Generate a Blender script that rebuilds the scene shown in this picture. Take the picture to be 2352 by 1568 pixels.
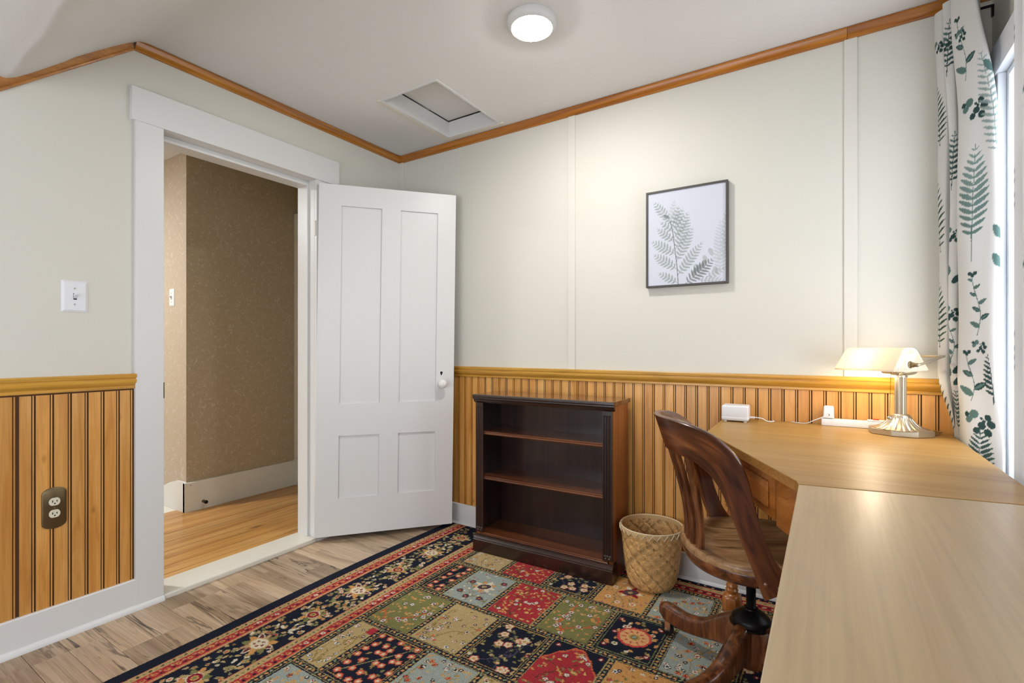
import bpy, bmesh, math, random
import numpy as np
from mathutils import Vector, Matrix
random.seed(7); rng = np.random.default_rng(11)
PI = math.pi; R = math.radians
SC = bpy.context.scene
COL = SC.collection
for _o in list(bpy.data.objects): bpy.data.objects.remove(_o)

def lin(c): return tuple((v/12.92 if v <= .04045 else ((v+.055)/1.055)**2.4) for v in (x/255 for x in c))

# ---------------------------------------------------------------- camera
cd = bpy.data.cameras.new('camera'); cam = bpy.data.objects.new('camera', cd); COL.objects.link(cam)
cd.sensor_width = 36; cd.lens = 1135.4/2352*36; cd.shift_y = 13.2/2352; cd.clip_start = .02
cam.location = (2.4143, -2.3814, 1.08); cam.rotation_euler = (PI/2, 0, .5695)
SC.camera = cam
# ---------------------------------------------------------------- world, lights, exposure
EXPOSURE = 0.42
SKY = 5.0; LED = 148.0; BULB = 32.0; HALL = 380.0
w = bpy.data.worlds.new('overcast sky'); SC.world = w; w.use_nodes = True
w.node_tree.nodes['Background'].inputs[0].default_value = (*lin((240, 244, 252)), 1)
w.node_tree.nodes['Background'].inputs[1].default_value = SKY
def portal(loc, sx, sy, rz=PI/2):
    l = bpy.data.lights.new('window_portal', 'AREA'); l.shape = 'RECTANGLE'; l.size = sx; l.size_y = sy
    l.cycles.is_portal = True
    o = bpy.data.objects.new('window_portal', l); COL.objects.link(o); o.location = loc
    o.rotation_euler = (PI/2, 0, rz)      # faces into the room
portal((3.06, -.60, 1.30), .85, 1.35)
portal((3.06, -2.90, 1.30), 1.0, 1.35)
portal((1.35, -4.16, 1.035), 2.2, 1.17, 0)
SC.view_settings.view_transform = 'Standard'; SC.view_settings.look = 'None'
SC.view_settings.gamma = 1; SC.view_settings.use_curve_mapping = False
SC.view_settings.exposure = EXPOSURE
SC.cycles.use_light_tree = False; SC.cycles.diffuse_bounces = 2; SC.cycles.max_bounces = 6; SC.cycles.glossy_bounces = 2; SC.cycles.transmission_bounces = 4; SC.cycles.adaptive_threshold = .06

# ================================================================ helpers
def link(o, parent=None):
    COL.objects.link(o)
    if parent is not None: o.parent = parent
    return o
def tag(o, label=None, cat=None, group=None, kind=None):
    if label: o['label'] = label
    if cat: o['category'] = cat
    if group: o['group'] = group
    if kind: o['kind'] = kind
    return o
def empty(name, loc=(0, 0, 0), rz=0, **k):
    o = bpy.data.objects.new(name, None); o.empty_display_size = .05
    o.location = loc; o.rotation_euler = (0, 0, rz); link(o); return tag(o, **k)
def mk(name, V, F, m, parent=None, smooth=False, loc=None, rz=None):
    me = bpy.data.meshes.new(name); me.from_pydata([tuple(v) for v in V], [], [tuple(f) for f in F])
    bm = bmesh.new(); bm.from_mesh(me); bmesh.ops.recalc_face_normals(bm, faces=bm.faces); bm.to_mesh(me); bm.free()
    return fin(name, me, m, parent, smooth, loc, rz)
def fin(name, me, m, parent=None, smooth=False, loc=None, rz=None):
    me.materials.append(m)
    if smooth:
        me.polygons.foreach_set('use_smooth', [True]*len(me.polygons))
        if smooth != 'all':
            try: me.set_sharp_from_angle(angle=R(smooth if smooth is not True and smooth > 1 else 38))
            except Exception: pass
    o = bpy.data.objects.new(name, me)
    if loc is not None: o.location = loc
    if rz is not None: o.rotation_euler = (0, 0, rz)
    return link(o, parent)
def inst(o, parent=None, loc=None, rot=None):
    c = o.copy(); link(c); c.parent = parent
    if loc is not None: c.location = loc
    if rot is not None: c.rotation_euler = rot
    return c
class MB:
    """collects pieces of one mesh"""
    def __init__(s): s.V = []; s.F = []
    def add(s, V, F):
        b = len(s.V); s.V += [tuple(v) for v in V]; s.F += [tuple(b+i for i in f) for f in F]; return s
    def box(s, lo, hi):
        x0, y0, z0 = lo; x1, y1, z1 = hi
        return s.add([(x0,y0,z0),(x1,y0,z0),(x1,y1,z0),(x0,y1,z0),(x0,y0,z1),(x1,y0,z1),(x1,y1,z1),(x0,y1,z1)],
                     [(0,3,2,1),(4,5,6,7),(0,1,5,4),(1,2,6,5),(2,3,7,6),(3,0,4,7)])
    def build(s, name, m, parent=None, smooth=False, **k): return mk(name, s.V, s.F, m, parent, smooth, **k)
def box(name, lo, hi, m, parent=None, bev=.002, seg=2, **k):
    b = MB().box(lo, hi); me = bpy.data.meshes.new(name); me.from_pydata(b.V, [], b.F)
    if bev:
        bm = bmesh.new(); bm.from_mesh(me)
        d = min(abs(hi[i]-lo[i]) for i in range(3))
        bmesh.ops.bevel(bm, geom=bm.edges[:], offset=min(bev, d*.45), segments=seg, profile=.5, affect='EDGES')
        bmesh.ops.recalc_face_normals(bm, faces=bm.faces); bm.to_mesh(me); bm.free()
    return fin(name, me, m, parent, 20 if bev else False, **k)
def extrude_poly(pts, z0, z1):
    n = len(pts); V = [(x, y, z0) for x, y in pts]+[(x, y, z1) for x, y in pts]
    F = [tuple(range(n-1, -1, -1)), tuple(range(n, 2*n))]+[(i, (i+1) % n, n+(i+1) % n, n+i) for i in range(n)]
    return V, F
def poly_slab(name, pts, z0, z1, m, parent=None, bev=.002, seg=2):
    V, F = extrude_poly(pts, z0, z1); me = bpy.data.meshes.new(name); me.from_pydata(V, [], F)
    bm = bmesh.new(); bm.from_mesh(me)
    if bev: bmesh.ops.bevel(bm, geom=bm.edges[:], offset=bev, segments=seg, profile=.5, affect='EDGES')
    bmesh.ops.recalc_face_normals(bm, faces=bm.faces); bm.to_mesh(me); bm.free()
    return fin(name, me, m, parent, 20)
def sweep(prof, path, closed=False):
    """prof: [(d,z)] closed outline; path: list of (origin, d-axis, z-axis) frames"""
    V = []; n = len(prof)
    for o, a, b in path:
        o = Vector(o); a = Vector(a); b = Vector(b)
        V += [tuple(o+a*p[0]+b*p[1]) for p in prof]
    F = []
    for k in range(len(path)-1):
        for i in range(n):
            j = (i+1) % n; F.append((k*n+i, k*n+j, (k+1)*n+j, (k+1)*n+i))
    if not closed:
        F.append(tuple(range(n-1, -1, -1))); F.append(tuple((len(path)-1)*n+i for i in range(n)))
    return V, F
def lathe(prof, n=32, axis='Z', o=(0, 0, 0), scale=None):
    V = []; F = []; m = len(prof)
    for k in range(n):
        a = 2*PI*k/n; c, s_ = math.cos(a), math.sin(a)
        for r, z in prof:
            p = (r*c, r*s_, z) if axis == 'Z' else ((z, r*c, r*s_) if axis == 'X' else (r*c, z, r*s_))
            V.append((p[0]+o[0], p[1]+o[1], p[2]+o[2]))
    for k in range(n):
        k2 = (k+1) % n
        for i in range(m-1): F.append((k*m+i, k2*m+i, k2*m+i+1, k*m+i+1))
    if prof[0][0] > 1e-6: F.append(tuple(k*m for k in range(n))[::-1])
    if prof[-1][0] > 1e-6: F.append(tuple(k*m+m-1 for k in range(n)))
    return V, F
def tube(pts, r, n=8, cap=True):
    P = [Vector(p) for p in pts]; V = []; F = []; up = Vector((0, 0, 1)); prev = None
    for i, p in enumerate(P):
        t = (P[min(i+1, len(P)-1)]-P[max(i-1, 0)]).normalized()
        if prev is None:
            a = t.cross(up)
            if a.length < 1e-3: a = t.cross(Vector((1, 0, 0)))
        else: a = prev-t*prev.dot(t)
        a.normalize(); b = t.cross(a); prev = a
        rr = r[i] if isinstance(r, (list, tuple)) else r
        V += [tuple(p+(a*math.cos(2*PI*k/n)+b*math.sin(2*PI*k/n))*rr) for k in range(n)]
    for i in range(len(P)-1):
        for k in range(n): F.append((i*n+k, i*n+(k+1) % n, (i+1)*n+(k+1) % n, (i+1)*n+k))
    if cap: F.append(tuple(range(n-1, -1, -1))); F.append(tuple((len(P)-1)*n+k for k in range(n)))
    return V, F
def smooth_pts(pts, n=6):
    P = [np.array(p, float) for p in pts]; out = []
    for i in range(len(P)-1):
        a, b, c, d = P[max(i-1, 0)], P[i], P[i+1], P[min(i+2, len(P)-1)]
        for k in range(n):
            t = k/n; out.append(.5*((2*b)+(c-a)*t+(2*a-5*b+4*c-d)*t*t+(3*b-a-3*c+d)*t**3))
    out.append(P[-1]); return [tuple(p) for p in out]
def grid_obj(name, P, C, m, parent=None, smooth=True, extra=None):
    """P (nr,nc,3) points, C (nr,nc,3) linear colours -> mesh with a colour attribute"""
    nr, nc = P.shape[:2]; V = P.reshape(-1, 3).astype(np.float32); Cc = C.reshape(-1, 3)
    i = np.arange(nr*nc).reshape(nr, nc)
    Q = np.stack([i[:-1, :-1], i[:-1, 1:], i[1:, 1:], i[1:, :-1]], -1).reshape(-1, 4)
    me = bpy.data.meshes.new(name)
    me.vertices.add(len(V)); me.vertices.foreach_set('co', V.ravel())
    me.loops.add(Q.size); me.loops.foreach_set('vertex_index', Q.ravel().astype(np.int32))
    me.polygons.add(len(Q)); me.polygons.foreach_set('loop_start', (np.arange(len(Q))*4).astype(np.int32))
    me.update(calc_edges=True)
    at = me.color_attributes.new('Col', 'FLOAT_COLOR', 'POINT')
    at.data.foreach_set('color', np.concatenate([Cc, np.ones((len(Cc), 1))], 1).astype(np.float32).ravel())
    if smooth: me.polygons.foreach_set('use_smooth', np.ones(len(Q), bool))
    me.materials.append(m); o = bpy.data.objects.new(name, me); return link(o, parent)

# ---------------------------------------------------------------- materials
def nodes(name):
    m = bpy.data.materials.new(name); m.use_nodes = True; nt = m.node_tree
    return m, nt, nt.nodes['Principled BSDF']
def nd(nt, t, **k):
    n = nt.nodes.new(t)
    for a, v in k.items():
        if a.startswith('i_'):
            key = a[2:]; key = int(key) if key.isdigit() else key.replace('_', ' ')
            s = n.inputs[key]
            if hasattr(v, 'is_output'): nt.links.new(v, s)
            else: s.default_value = v
        else: setattr(n, a, v)
    return n
def ramp(nt, fac, stops, interp='LINEAR'):
    n = nt.nodes.new('ShaderNodeValToRGB'); n.color_ramp.interpolation = interp; e = n.color_ramp.elements
    while len(e) < len(stops): e.new(.5)
    for k, (p, c) in enumerate(stops): e[k].position = p; e[k].color = (*c, 1) if len(c) == 3 else c
    nt.links.new(fac, n.inputs[0]); return n.outputs[0]
def mix(nt, f, a, b, mode='MIX'):
    n = nt.nodes.new('ShaderNodeMix'); n.data_type = 'RGBA'; n.blend_type = mode
    for key, v in ((0, f), (6, a), (7, b)):
        if hasattr(v, 'is_output'): nt.links.new(v, n.inputs[key])
        else: n.inputs[key].default_value = (*v, 1) if isinstance(v, tuple) and len(v) == 3 else v
    return n.outputs[2]
def coords(nt, scale=(1, 1, 1), rnd=0., rot=(0, 0, 0)):
    tc = nt.nodes.new('ShaderNodeTexCoord'); v = tc.outputs['UV' if nt.get('uv') else 'Object']
    if rnd:
        oi = nt.nodes.new('ShaderNodeObjectInfo')
        s = nd(nt, 'ShaderNodeVectorMath', operation='SCALE'); s.inputs[0].default_value = (rnd*1.3, rnd*.7, rnd*2.1)
        nt.links.new(oi.outputs['Random'], s.inputs['Scale'])
        a = nd(nt, 'ShaderNodeVectorMath', operation='ADD'); nt.links.new(v, a.inputs[0]); nt.links.new(s.outputs[0], a.inputs[1]); v = a.outputs[0]
    mp = nd(nt, 'ShaderNodeMapping', i_Vector=v, i_Scale=scale, i_Rotation=rot); return mp.outputs[0]
def bump(nt, b, h, strength=.2, dist=.002):
    n = nd(nt, 'ShaderNodeBump', i_Strength=strength, i_Distance=dist, i_Height=h); nt.links.new(n.outputs[0], b.inputs['Normal'])
def flat(name, c, rough=.5, metal=0., bscale=0., bstr=.15, bdist=.001, var=.0, vscale=3., spec=.5, coat=0.):
    m, nt, b = nodes(name); c = lin(c)
    b.inputs['Roughness'].default_value = rough; b.inputs['Metallic'].default_value = metal
    b.inputs['Specular IOR Level'].default_value = spec; b.inputs['Coat Weight'].default_value = coat; b.inputs['Coat Roughness'].default_value = .15
    v = coords(nt)
    b.inputs['Base Color'].default_value = (*c, 1)
    if var:
        n = nd(nt, 'ShaderNodeTexNoise', i_Vector=v, i_Scale=vscale, i_Detail=2.)
        nt.links.new(mix(nt, n.outputs[0], tuple(x*(1-var) for x in c), tuple(min(1, x*(1+var)) for x in c)), b.inputs['Base Color'])
    if bscale:
        n2 = nd(nt, 'ShaderNodeTexNoise', i_Vector=v, i_Scale=bscale, i_Detail=2., i_Roughness=.6); bump(nt, b, n2.outputs[0], bstr, bdist)
    return m
def wood(name, dark, mid, light, axis='Z', scale=1., rough=.4, knots=0., coat=0., fine=1., rnd=9., cracks=None, tone=.18, stretch=.07, spec=.5, uv=False):
    m, nt, b = nodes(name)
    if uv: nt['uv'] = 1
    dark, mid, light = lin(dark), lin(mid), lin(light)
    st = {'X': (stretch, 1, 1), 'Y': (1, stretch, 1), 'Z': (1, 1, stretch)}[axis]
    v = coords(nt, tuple(q*scale for q in st), rnd)
    n1 = nd(nt, 'ShaderNodeTexNoise', i_Vector=v, i_Scale=9., i_Detail=3., i_Roughness=.6, i_Distortion=1.2)
    col = ramp(nt, n1.outputs[0], [(.3, dark), (.5, mid), (.72, light)])
    st2 = {'X': (.02, 1, 1), 'Y': (1, .02, 1), 'Z': (1, 1, .02)}[axis]
    v2 = coords(nt, tuple(q*scale for q in st2), rnd)
    n2 = nd(nt, 'ShaderNodeTexNoise', i_Vector=v2, i_Scale=120., i_Detail=2., i_Roughness=.6)
    fib = ramp(nt, n2.outputs[0], [(.35, (.62, .62, .62)), (.6, (1, 1, 1))])
    col = mix(nt, .55*fine, col, fib, 'MULTIPLY')
    # wavy growth rings
    n4 = nd(nt, 'ShaderNodeTexNoise', i_Vector=v, i_Scale=3.5, i_Detail=2., i_Distortion=.6)
    mm = nd(nt, 'ShaderNodeMath', operation='MULTIPLY'); nt.links.new(n4.outputs[0], mm.inputs[0]); mm.inputs[1].default_value = 22.
    fr = nd(nt, 'ShaderNodeMath', operation='PINGPONG'); nt.links.new(mm.outputs[0], fr.inputs[0]); fr.inputs[1].default_value = 1.
    rg = ramp(nt, fr.outputs[0], [(.0, tuple(x*.72 for x in (1, 1, 1))), (.22, (1, 1, 1))])
    col = mix(nt, .45*fine, col, rg, 'MULTIPLY')
    if knots:
        st3 = {'X': (.45, 1, 1), 'Y': (1, .45, 1), 'Z': (1, 1, .45)}[axis]
        v3 = coords(nt, tuple(q*scale for q in st3), rnd)
        vo = nd(nt, 'ShaderNodeTexVoronoi', i_Vector=v3, i_Scale=knots, i_Randomness=1.)
        k = ramp(nt, vo.outputs['Distance'], [(.03, tuple(x*.42 for x in dark)), (.085, tuple(x*.8 for x in dark)), (.16, mid)])
        msk = ramp(nt, vo.outputs['Distance'], [(.04, (.9, .9, .9)), (.15, (0, 0, 0))])
        col = mix(nt, msk, col, k)
    if cracks:
        st4 = {'X': (.12, 1, 1), 'Y': (1, .12, 1), 'Z': (1, 1, .12)}[axis]
        v4 = coords(nt, st4, rnd)
        n5 = nd(nt, 'ShaderNodeTexNoise', i_Vector=v4, i_Scale=7., i_Detail=4., i_Roughness=.68, i_Distortion=1.6)
        dev = nd(nt, 'ShaderNodeMath', operation='SUBTRACT'); nt.links.new(n5.outputs[0], dev.inputs[0]); dev.inputs[1].default_value = .56
        ab = nd(nt, 'ShaderNodeMath', operation='ABSOLUTE'); nt.links.new(dev.outputs[0], ab.inputs[0])
        ck = ramp(nt, ab.outputs[0], [(.0, (1, 1, 1)), (.014, (.8, .8, .8)), (.036, (0, 0, 0))])
        n6 = nd(nt, 'ShaderNodeTexNoise', i_Vector=v4, i_Scale=3.2, i_Detail=2.)
        pm = ramp(nt, n6.outputs[0], [(.46, (0, 0, 0)), (.58, (1, 1, 1))])
        ck = mix(nt, 1., ck, pm, 'MULTIPLY'); col = mix(nt, ck, col, lin(cracks))
        bl = ramp(nt, n6.outputs[0], [(.55, (1, 1, 1)), (.75, (.68, .66, .64))]); col = mix(nt, .8, col, bl, 'MULTIPLY')
    if rnd and tone:
        oi = nt.nodes.new('ShaderNodeObjectInfo')
        tn = ramp(nt, oi.outputs['Random'], [(0, (1-tone, 1-tone*1.05, 1-tone*1.15)), (.5, (1, 1, 1)), (1, (1+tone*.5, 1+tone*.45, 1+tone*.3))])
        col = mix(nt, 1., col, tn, 'MULTIPLY')
    nt.links.new(col, b.inputs['Base Color']); b.inputs['Roughness'].default_value = rough
    b.inputs['Coat Weight'].default_value = coat; b.inputs['Coat Roughness'].default_value = .2; b.inputs['Specular IOR Level'].default_value = spec
    bump(nt, b, n2.outputs[0], .12, .0006)
    return m
def emit(name, c, s):
    m, nt, b = nodes(name); b.inputs['Base Color'].default_value = (*lin((240, 240, 240)), 1)
    b.inputs['Emission Color'].default_value = (*c, 1); b.inputs['Emission Strength'].default_value = s; return m
def colattr(name, rough=.9, bscale=0, bstr=.5, bdist=.003, grain=0., gscale=300., trans=0., spec=.2):
    m, nt, b = nodes(name); a = nd(nt, 'ShaderNodeVertexColor', layer_name='Col'); c = a.outputs[0]
    v = coords(nt)
    if grain:
        n = nd(nt, 'ShaderNodeTexNoise', i_Vector=v, i_Scale=gscale, i_Detail=2.)
        g = ramp(nt, n.outputs[0], [(.3, (1-grain,)*3), (.7, (1+grain,)*3)]); c = mix(nt, 1., c, g, 'MULTIPLY')
    nt.links.new(c, b.inputs['Base Color']); b.inputs['Roughness'].default_value = rough; b.inputs['Specular IOR Level'].default_value = spec
    if bscale:
        n2 = nd(nt, 'ShaderNodeTexNoise', i_Vector=v, i_Scale=bscale, i_Detail=3.); bump(nt, b, n2.outputs[0], bstr, bdist)
    if trans:
        t = nd(nt, 'ShaderNodeBsdfTranslucent', i_Color=c); ms = nd(nt, 'ShaderNodeMixShader', i_0=trans)
        nt.links.new(b.outputs[0], ms.inputs[1]); nt.links.new(t.outputs[0], ms.inputs[2])
        nt.links.new(ms.outputs[0], nt.nodes['Material Output'].inputs[0])
    return m

M = {}
M['wall'] = flat('cream wall paint', (226, 223, 209), .6, bscale=260, bstr=.12)
M['strip'] = flat('cream batten paint', (229, 225, 212), .5)
M['ceil'] = flat('rough white plaster', (240, 238, 232), .9, bscale=95, bstr=.35, bdist=.002, var=.03, vscale=2.2)
def uneven(m, scale=7., dist=.006, strength=.25):
    nt = m.node_tree; b = nt.nodes['Principled BSDF']; prev = b.inputs['Normal'].links[0].from_socket if b.inputs['Normal'].links else None
    n = nd(nt, 'ShaderNodeTexNoise', i_Vector=coords(nt), i_Scale=scale, i_Detail=3.)
    u = nd(nt, 'ShaderNodeBump', i_Strength=strength, i_Distance=dist, i_Height=n.outputs[0])
    if prev: nt.links.new(prev, u.inputs['Normal'])
    nt.links.new(u.outputs[0], b.inputs['Normal'])
def chips(m, c, scale=26., th=.70):
    nt = m.node_tree; b = nt.nodes['Principled BSDF']; src = b.inputs['Base Color'].links[0].from_socket
    n = nd(nt, 'ShaderNodeTexNoise', i_Vector=coords(nt, (1, .5, 1)), i_Scale=scale, i_Detail=4., i_Roughness=.65)
    f = ramp(nt, n.outputs[0], [(th, (0, 0, 0)), (th+.015, (1, 1, 1))]); nt.links.new(mix(nt, f, src, lin(c)), b.inputs['Base Color'])
uneven(M['ceil'])
M['white'] = flat('white gloss paint', (233, 232, 227), .38, bscale=160, bstr=.06, var=.012, vscale=5)
M['oldwhite'] = flat('worn white paint', (236, 230, 214), .45, bscale=60, bstr=.15, var=.05, vscale=9)
chips(M['oldwhite'], (150, 138, 112))
M['doorpaint'] = flat('white door paint', (232, 231, 226), .35, bscale=90, bstr=.08, var=.012, vscale=4)
M['pine'] = wood('knotty pine', (208, 140, 62), (226, 162, 82), (236, 178, 100), 'Z', 2.2, .38, knots=5., coat=.25, tone=.13, fine=.6)
M['groove'] = flat('dark groove stain', (98, 62, 32), .8)
M['rail'] = wood('yellow pine moulding', (196, 134, 38), (218, 160, 60), (228, 176, 78), 'X', 1.6, .32, coat=.3, tone=.05)
M['railY'] = wood('yellow pine moulding lengthwise', (196, 134, 38), (218, 160, 60), (228, 176, 78), 'Y', 1.6, .32, coat=.3, tone=.05)
M['crown'] = wood('amber pine crown', (150, 84, 18), (186, 112, 28), (206, 134, 44), 'X', 1.6, .28, coat=.4, tone=.05)
M['crownY'] = wood('amber pine crown lengthwise', (160, 94, 20), (196, 124, 34), (214, 146, 50), 'Y', 1.6, .28, coat=.4, tone=.05)
M['plank'] = wood('greyed oak laminate', (166, 138, 108), (204, 176, 144), (222, 198, 168), 'X', 1.5, .42, cracks=(78, 62, 50), tone=.3)
M['gap'] = flat('dark floor joint', (70, 52, 38), .9)
M['hallboard'] = wood('amber pine floorboard', (190, 128, 60), (216, 160, 88), (230, 178, 106), 'Y', 1.4, .35, knots=3., coat=.2, tone=.16)
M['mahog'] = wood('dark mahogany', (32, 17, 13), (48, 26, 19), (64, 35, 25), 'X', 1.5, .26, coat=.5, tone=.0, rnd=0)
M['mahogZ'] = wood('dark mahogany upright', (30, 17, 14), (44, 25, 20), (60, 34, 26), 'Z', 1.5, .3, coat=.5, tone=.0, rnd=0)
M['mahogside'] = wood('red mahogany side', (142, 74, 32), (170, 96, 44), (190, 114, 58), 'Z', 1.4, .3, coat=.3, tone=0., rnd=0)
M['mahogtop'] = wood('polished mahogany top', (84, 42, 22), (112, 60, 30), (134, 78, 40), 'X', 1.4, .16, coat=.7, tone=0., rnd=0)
M['chair'] = wood('worn dark oak', (48, 24, 13), (112, 62, 31), (158, 98, 54), 'Z', 3.4, .32, coat=.45, tone=.08, stretch=.16)
M['chairH'] = wood('worn dark oak across', (44, 22, 12), (112, 60, 30), (164, 100, 56), 'Y', 3.4, .32, coat=.45, tone=.0, stretch=.16)
M['chairbent'] = wood('worn dark oak bent rail', (42, 21, 12), (108, 57, 28), (160, 96, 52), 'X', 2.6, .32, coat=.45, tone=.0, rnd=0, stretch=.12, uv=True)
M['seatw'] = wood('worn oak seat', (96, 64, 38), (170, 126, 80), (204, 164, 116), 'X', 2.2, .4, coat=.3, tone=0., stretch=.18)
M['leg'] = wood('honey maple leg', (140, 78, 26), (172, 104, 42), (190, 122, 58), 'Z', 1.6, .3, coat=.4, tone=.05)
M['desk'] = wood('honey maple desktop', (164, 122, 60), (178, 136, 71), (188, 147, 82), 'X', 1.2, .4, coat=.0, tone=0., rnd=0, fine=.35, stretch=.1)
M['deskY'] = wood('taupe oak desktop', (182, 154, 114), (191, 164, 124), (200, 174, 134), 'Y', 1.6, .33, coat=.0, tone=0., rnd=0, fine=.4)
M['deskedge'] = wood('maple edge band', (150, 98, 42), (176, 122, 58), (188, 136, 70), 'Y', 1.2, .4, tone=0., rnd=0)
M['drawer'] = wood('maple drawer front', (160, 92, 34), (186, 114, 48), (200, 130, 62), 'Y', 1.5, .32, coat=.3, tone=.04)
M['black'] = flat('black iron', (28, 27, 26), .42, metal=.6)
M['rubber'] = flat('black rubber', (22, 22, 23), .5)
M['steel'] = flat('polished steel', (190, 186, 178), .25, metal=1.)
M['nickel'] = flat('brushed nickel', (196, 184, 162), .34, metal=.9, bscale=300, bstr=.05)
M['brass'] = flat('tarnished brass', (120, 104, 74), .42, metal=.85, var=.3, vscale=18, bscale=60, bstr=.1)
M['plastic'] = flat('white plastic', (240, 240, 240), .3)
M['ivory'] = flat('ivory plastic', (232, 226, 200), .35)
M['porcelain'] = flat('white porcelain', (242, 240, 232), .12, coat=.6)
M['frame'] = flat('charcoal picture frame', (74, 70, 64), .45)
M['dark'] = flat('dark slot', (24, 22, 20), .8)
M['switchgrey'] = flat('orange rocker', (200, 84, 40), .4)
M['hem'] = flat('jute liner', (150, 108, 58), .9)
M['sashpaint'] = flat('bluish white sash paint', (232, 236, 240), .4)

def wallpaper(name, base, line, sc=1.):
    m, nt, b = nodes(name); v = coords(nt)
    n = nd(nt, 'ShaderNodeTexNoise', i_Vector=v, i_Scale=22*sc, i_Detail=1., i_Distortion=1.4)
    mm = nd(nt, 'ShaderNodeMath', operation='MULTIPLY'); nt.links.new(n.outputs[0], mm.inputs[0]); mm.inputs[1].default_value = 9.
    pp = nd(nt, 'ShaderNodeMath', operation='PINGPONG'); nt.links.new(mm.outputs[0], pp.inputs[0]); pp.inputs[1].default_value = 1.
    l = ramp(nt, pp.outputs[0], [(.0, (1, 1, 1)), (.16, (.75, .75, .75)), (.3, (0, 0, 0))])
    n2 = nd(nt, 'ShaderNodeTexNoise', i_Vector=v, i_Scale=34*sc, i_Detail=2.)
    k = ramp(nt, n2.outputs[0], [(.44, (0, 0, 0)), (.56, (.8, .8, .8))]); l = mix(nt, 1., l, k, 'MULTIPLY')
    nt.links.new(mix(nt, l, lin(base), lin(line)), b.inputs['Base Color']); b.inputs['Roughness'].default_value = .55
    return m
M['paper'] = wallpaper('beige scroll wallpaper', (186, 166, 132), (214, 199, 172))
M['paper2'] = wallpaper('pale scroll wallpaper', (196, 178, 154), (214, 202, 184), .7)

def glass(name):
    m, nt, b = nodes(name)
    t = nd(nt, 'ShaderNodeBsdfTransparent', i_Color=(.97, .98, 1, 1)); g = nd(nt, 'ShaderNodeBsdfGlossy', i_Roughness=.02)
    ms = nd(nt, 'ShaderNodeMixShader', i_0=.06); nt.links.new(t.outputs[0], ms.inputs[1]); nt.links.new(g.outputs[0], ms.inputs[2])
    nt.links.new(ms.outputs[0], nt.nodes['Material Output'].inputs[0]); return m
M['glass'] = glass('window glass')
def milk(name):
    m, nt, b = nodes(name); v = coords(nt, (1, 1, 1))
    b.inputs['Base Color'].default_value = (*lin((246, 243, 234)), 1); b.inputs['Roughness'].default_value = .4; b.inputs['Specular IOR Level'].default_value = .3
    t = nd(nt, 'ShaderNodeBsdfTranslucent', i_Color=(*lin((250, 240, 215)), 1)); ms = nd(nt, 'ShaderNodeMixShader', i_0=.55)
    nt.links.new(b.outputs[0], ms.inputs[1]); nt.links.new(t.outputs[0], ms.inputs[2]); nt.links.new(ms.outputs[0], nt.nodes['Material Output'].inputs[0])
    return m
M['milk'] = milk('white ribbed glass')

# ================================================================ SETTING
ZC = 2.345                  # ceiling
YF = -1.504; ZL = 2.005; YL = -1.896   # fold of the sloping ceiling
XC = 2.90                   # window wall
YB = -4.0                   # wall behind the camera
DY0, DY1, DZ = -1.403, -.654, 2.012    # door opening
S = dict(kind='structure')
# --- left wall with the door opening
mb = MB(); mb.box((-.13, YB, 0), (0, DY0-.012, 2.6)); mb.box((-.13, DY1+.012, 0), (0, .1, 2.6)); mb.box((-.13, DY0-.012, DZ+.012), (0, DY1+.012, 2.6))
wall_left = tag(mb.build('wall_left', M['wall']), 'cream painted wall holding the open doorway', 'wall', **S)
wall_back = tag(MB().box((-.13, 0, 0), (XC+.14, .12, 2.6)).build('wall_back', M['wall']), 'cream painted wall behind the bookcase with the fern picture', 'wall', **S)
# window wall with two openings, the second added for fill daylight
W1 = (-.174, -1.02, .62, 1.972); W2 = (-2.40, -3.40, .62, 1.972)
mb = MB()
mb.box((XC, YB, 0), (XC+.14, 0, .62)); mb.box((XC, YB, 1.972), (XC+.14, 0, 2.6))
mb.box((XC, W1[0], .62), (XC+.14, 0, 1.972)); mb.box((XC, W2[0], .62), (XC+.14, W1[1], 1.972)); mb.box((XC, YB, .62), (XC+.14, W2[1], 1.972))
tag(mb.build('wall_right', M['wall']), 'cream painted wall with the curtained window', 'wall', **S)
W3 = (2.45, .25, .45, 1.62)  # opening for the added fill window
mb = MB(); mb.box((-.13, YB-.14, 0), (XC+.14, YB, W3[2])); mb.box((-.13, YB-.14, W3[3]), (XC+.14, YB, 2.6)); mb.box((-.13, YB-.14, W3[2]), (W3[1], YB, W3[3])); mb.box((W3[0], YB-.14, W3[2]), (XC+.14, YB, W3[3]))
tag(mb.build('wall_front', M['wall']), 'cream wall out of view opposite the picture wall', 'wall', **S)
# --- ceiling : flat part with hatch hole, slope, low flat part
HX0, HX1, HY0, HY1 = .478, .858, -.612, -.072
ceiling = empty('ceiling', (0, 0, 0), label='rough white plaster ceiling folding down to a slope at left', cat='ceiling', **S)
mb = MB()
mb.box((-.13, YF, ZC), (HX0, .1, ZC+.03)); mb.box((HX1, YF, ZC), (XC+.14, .1, ZC+.03))
mb.box((HX0, YF, ZC), (HX1, HY0, ZC+.03)); mb.box((HX0, HY1, ZC), (HX1, .1, ZC+.03))
mb.build('flat_ceiling', M['ceil'], ceiling)
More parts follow.
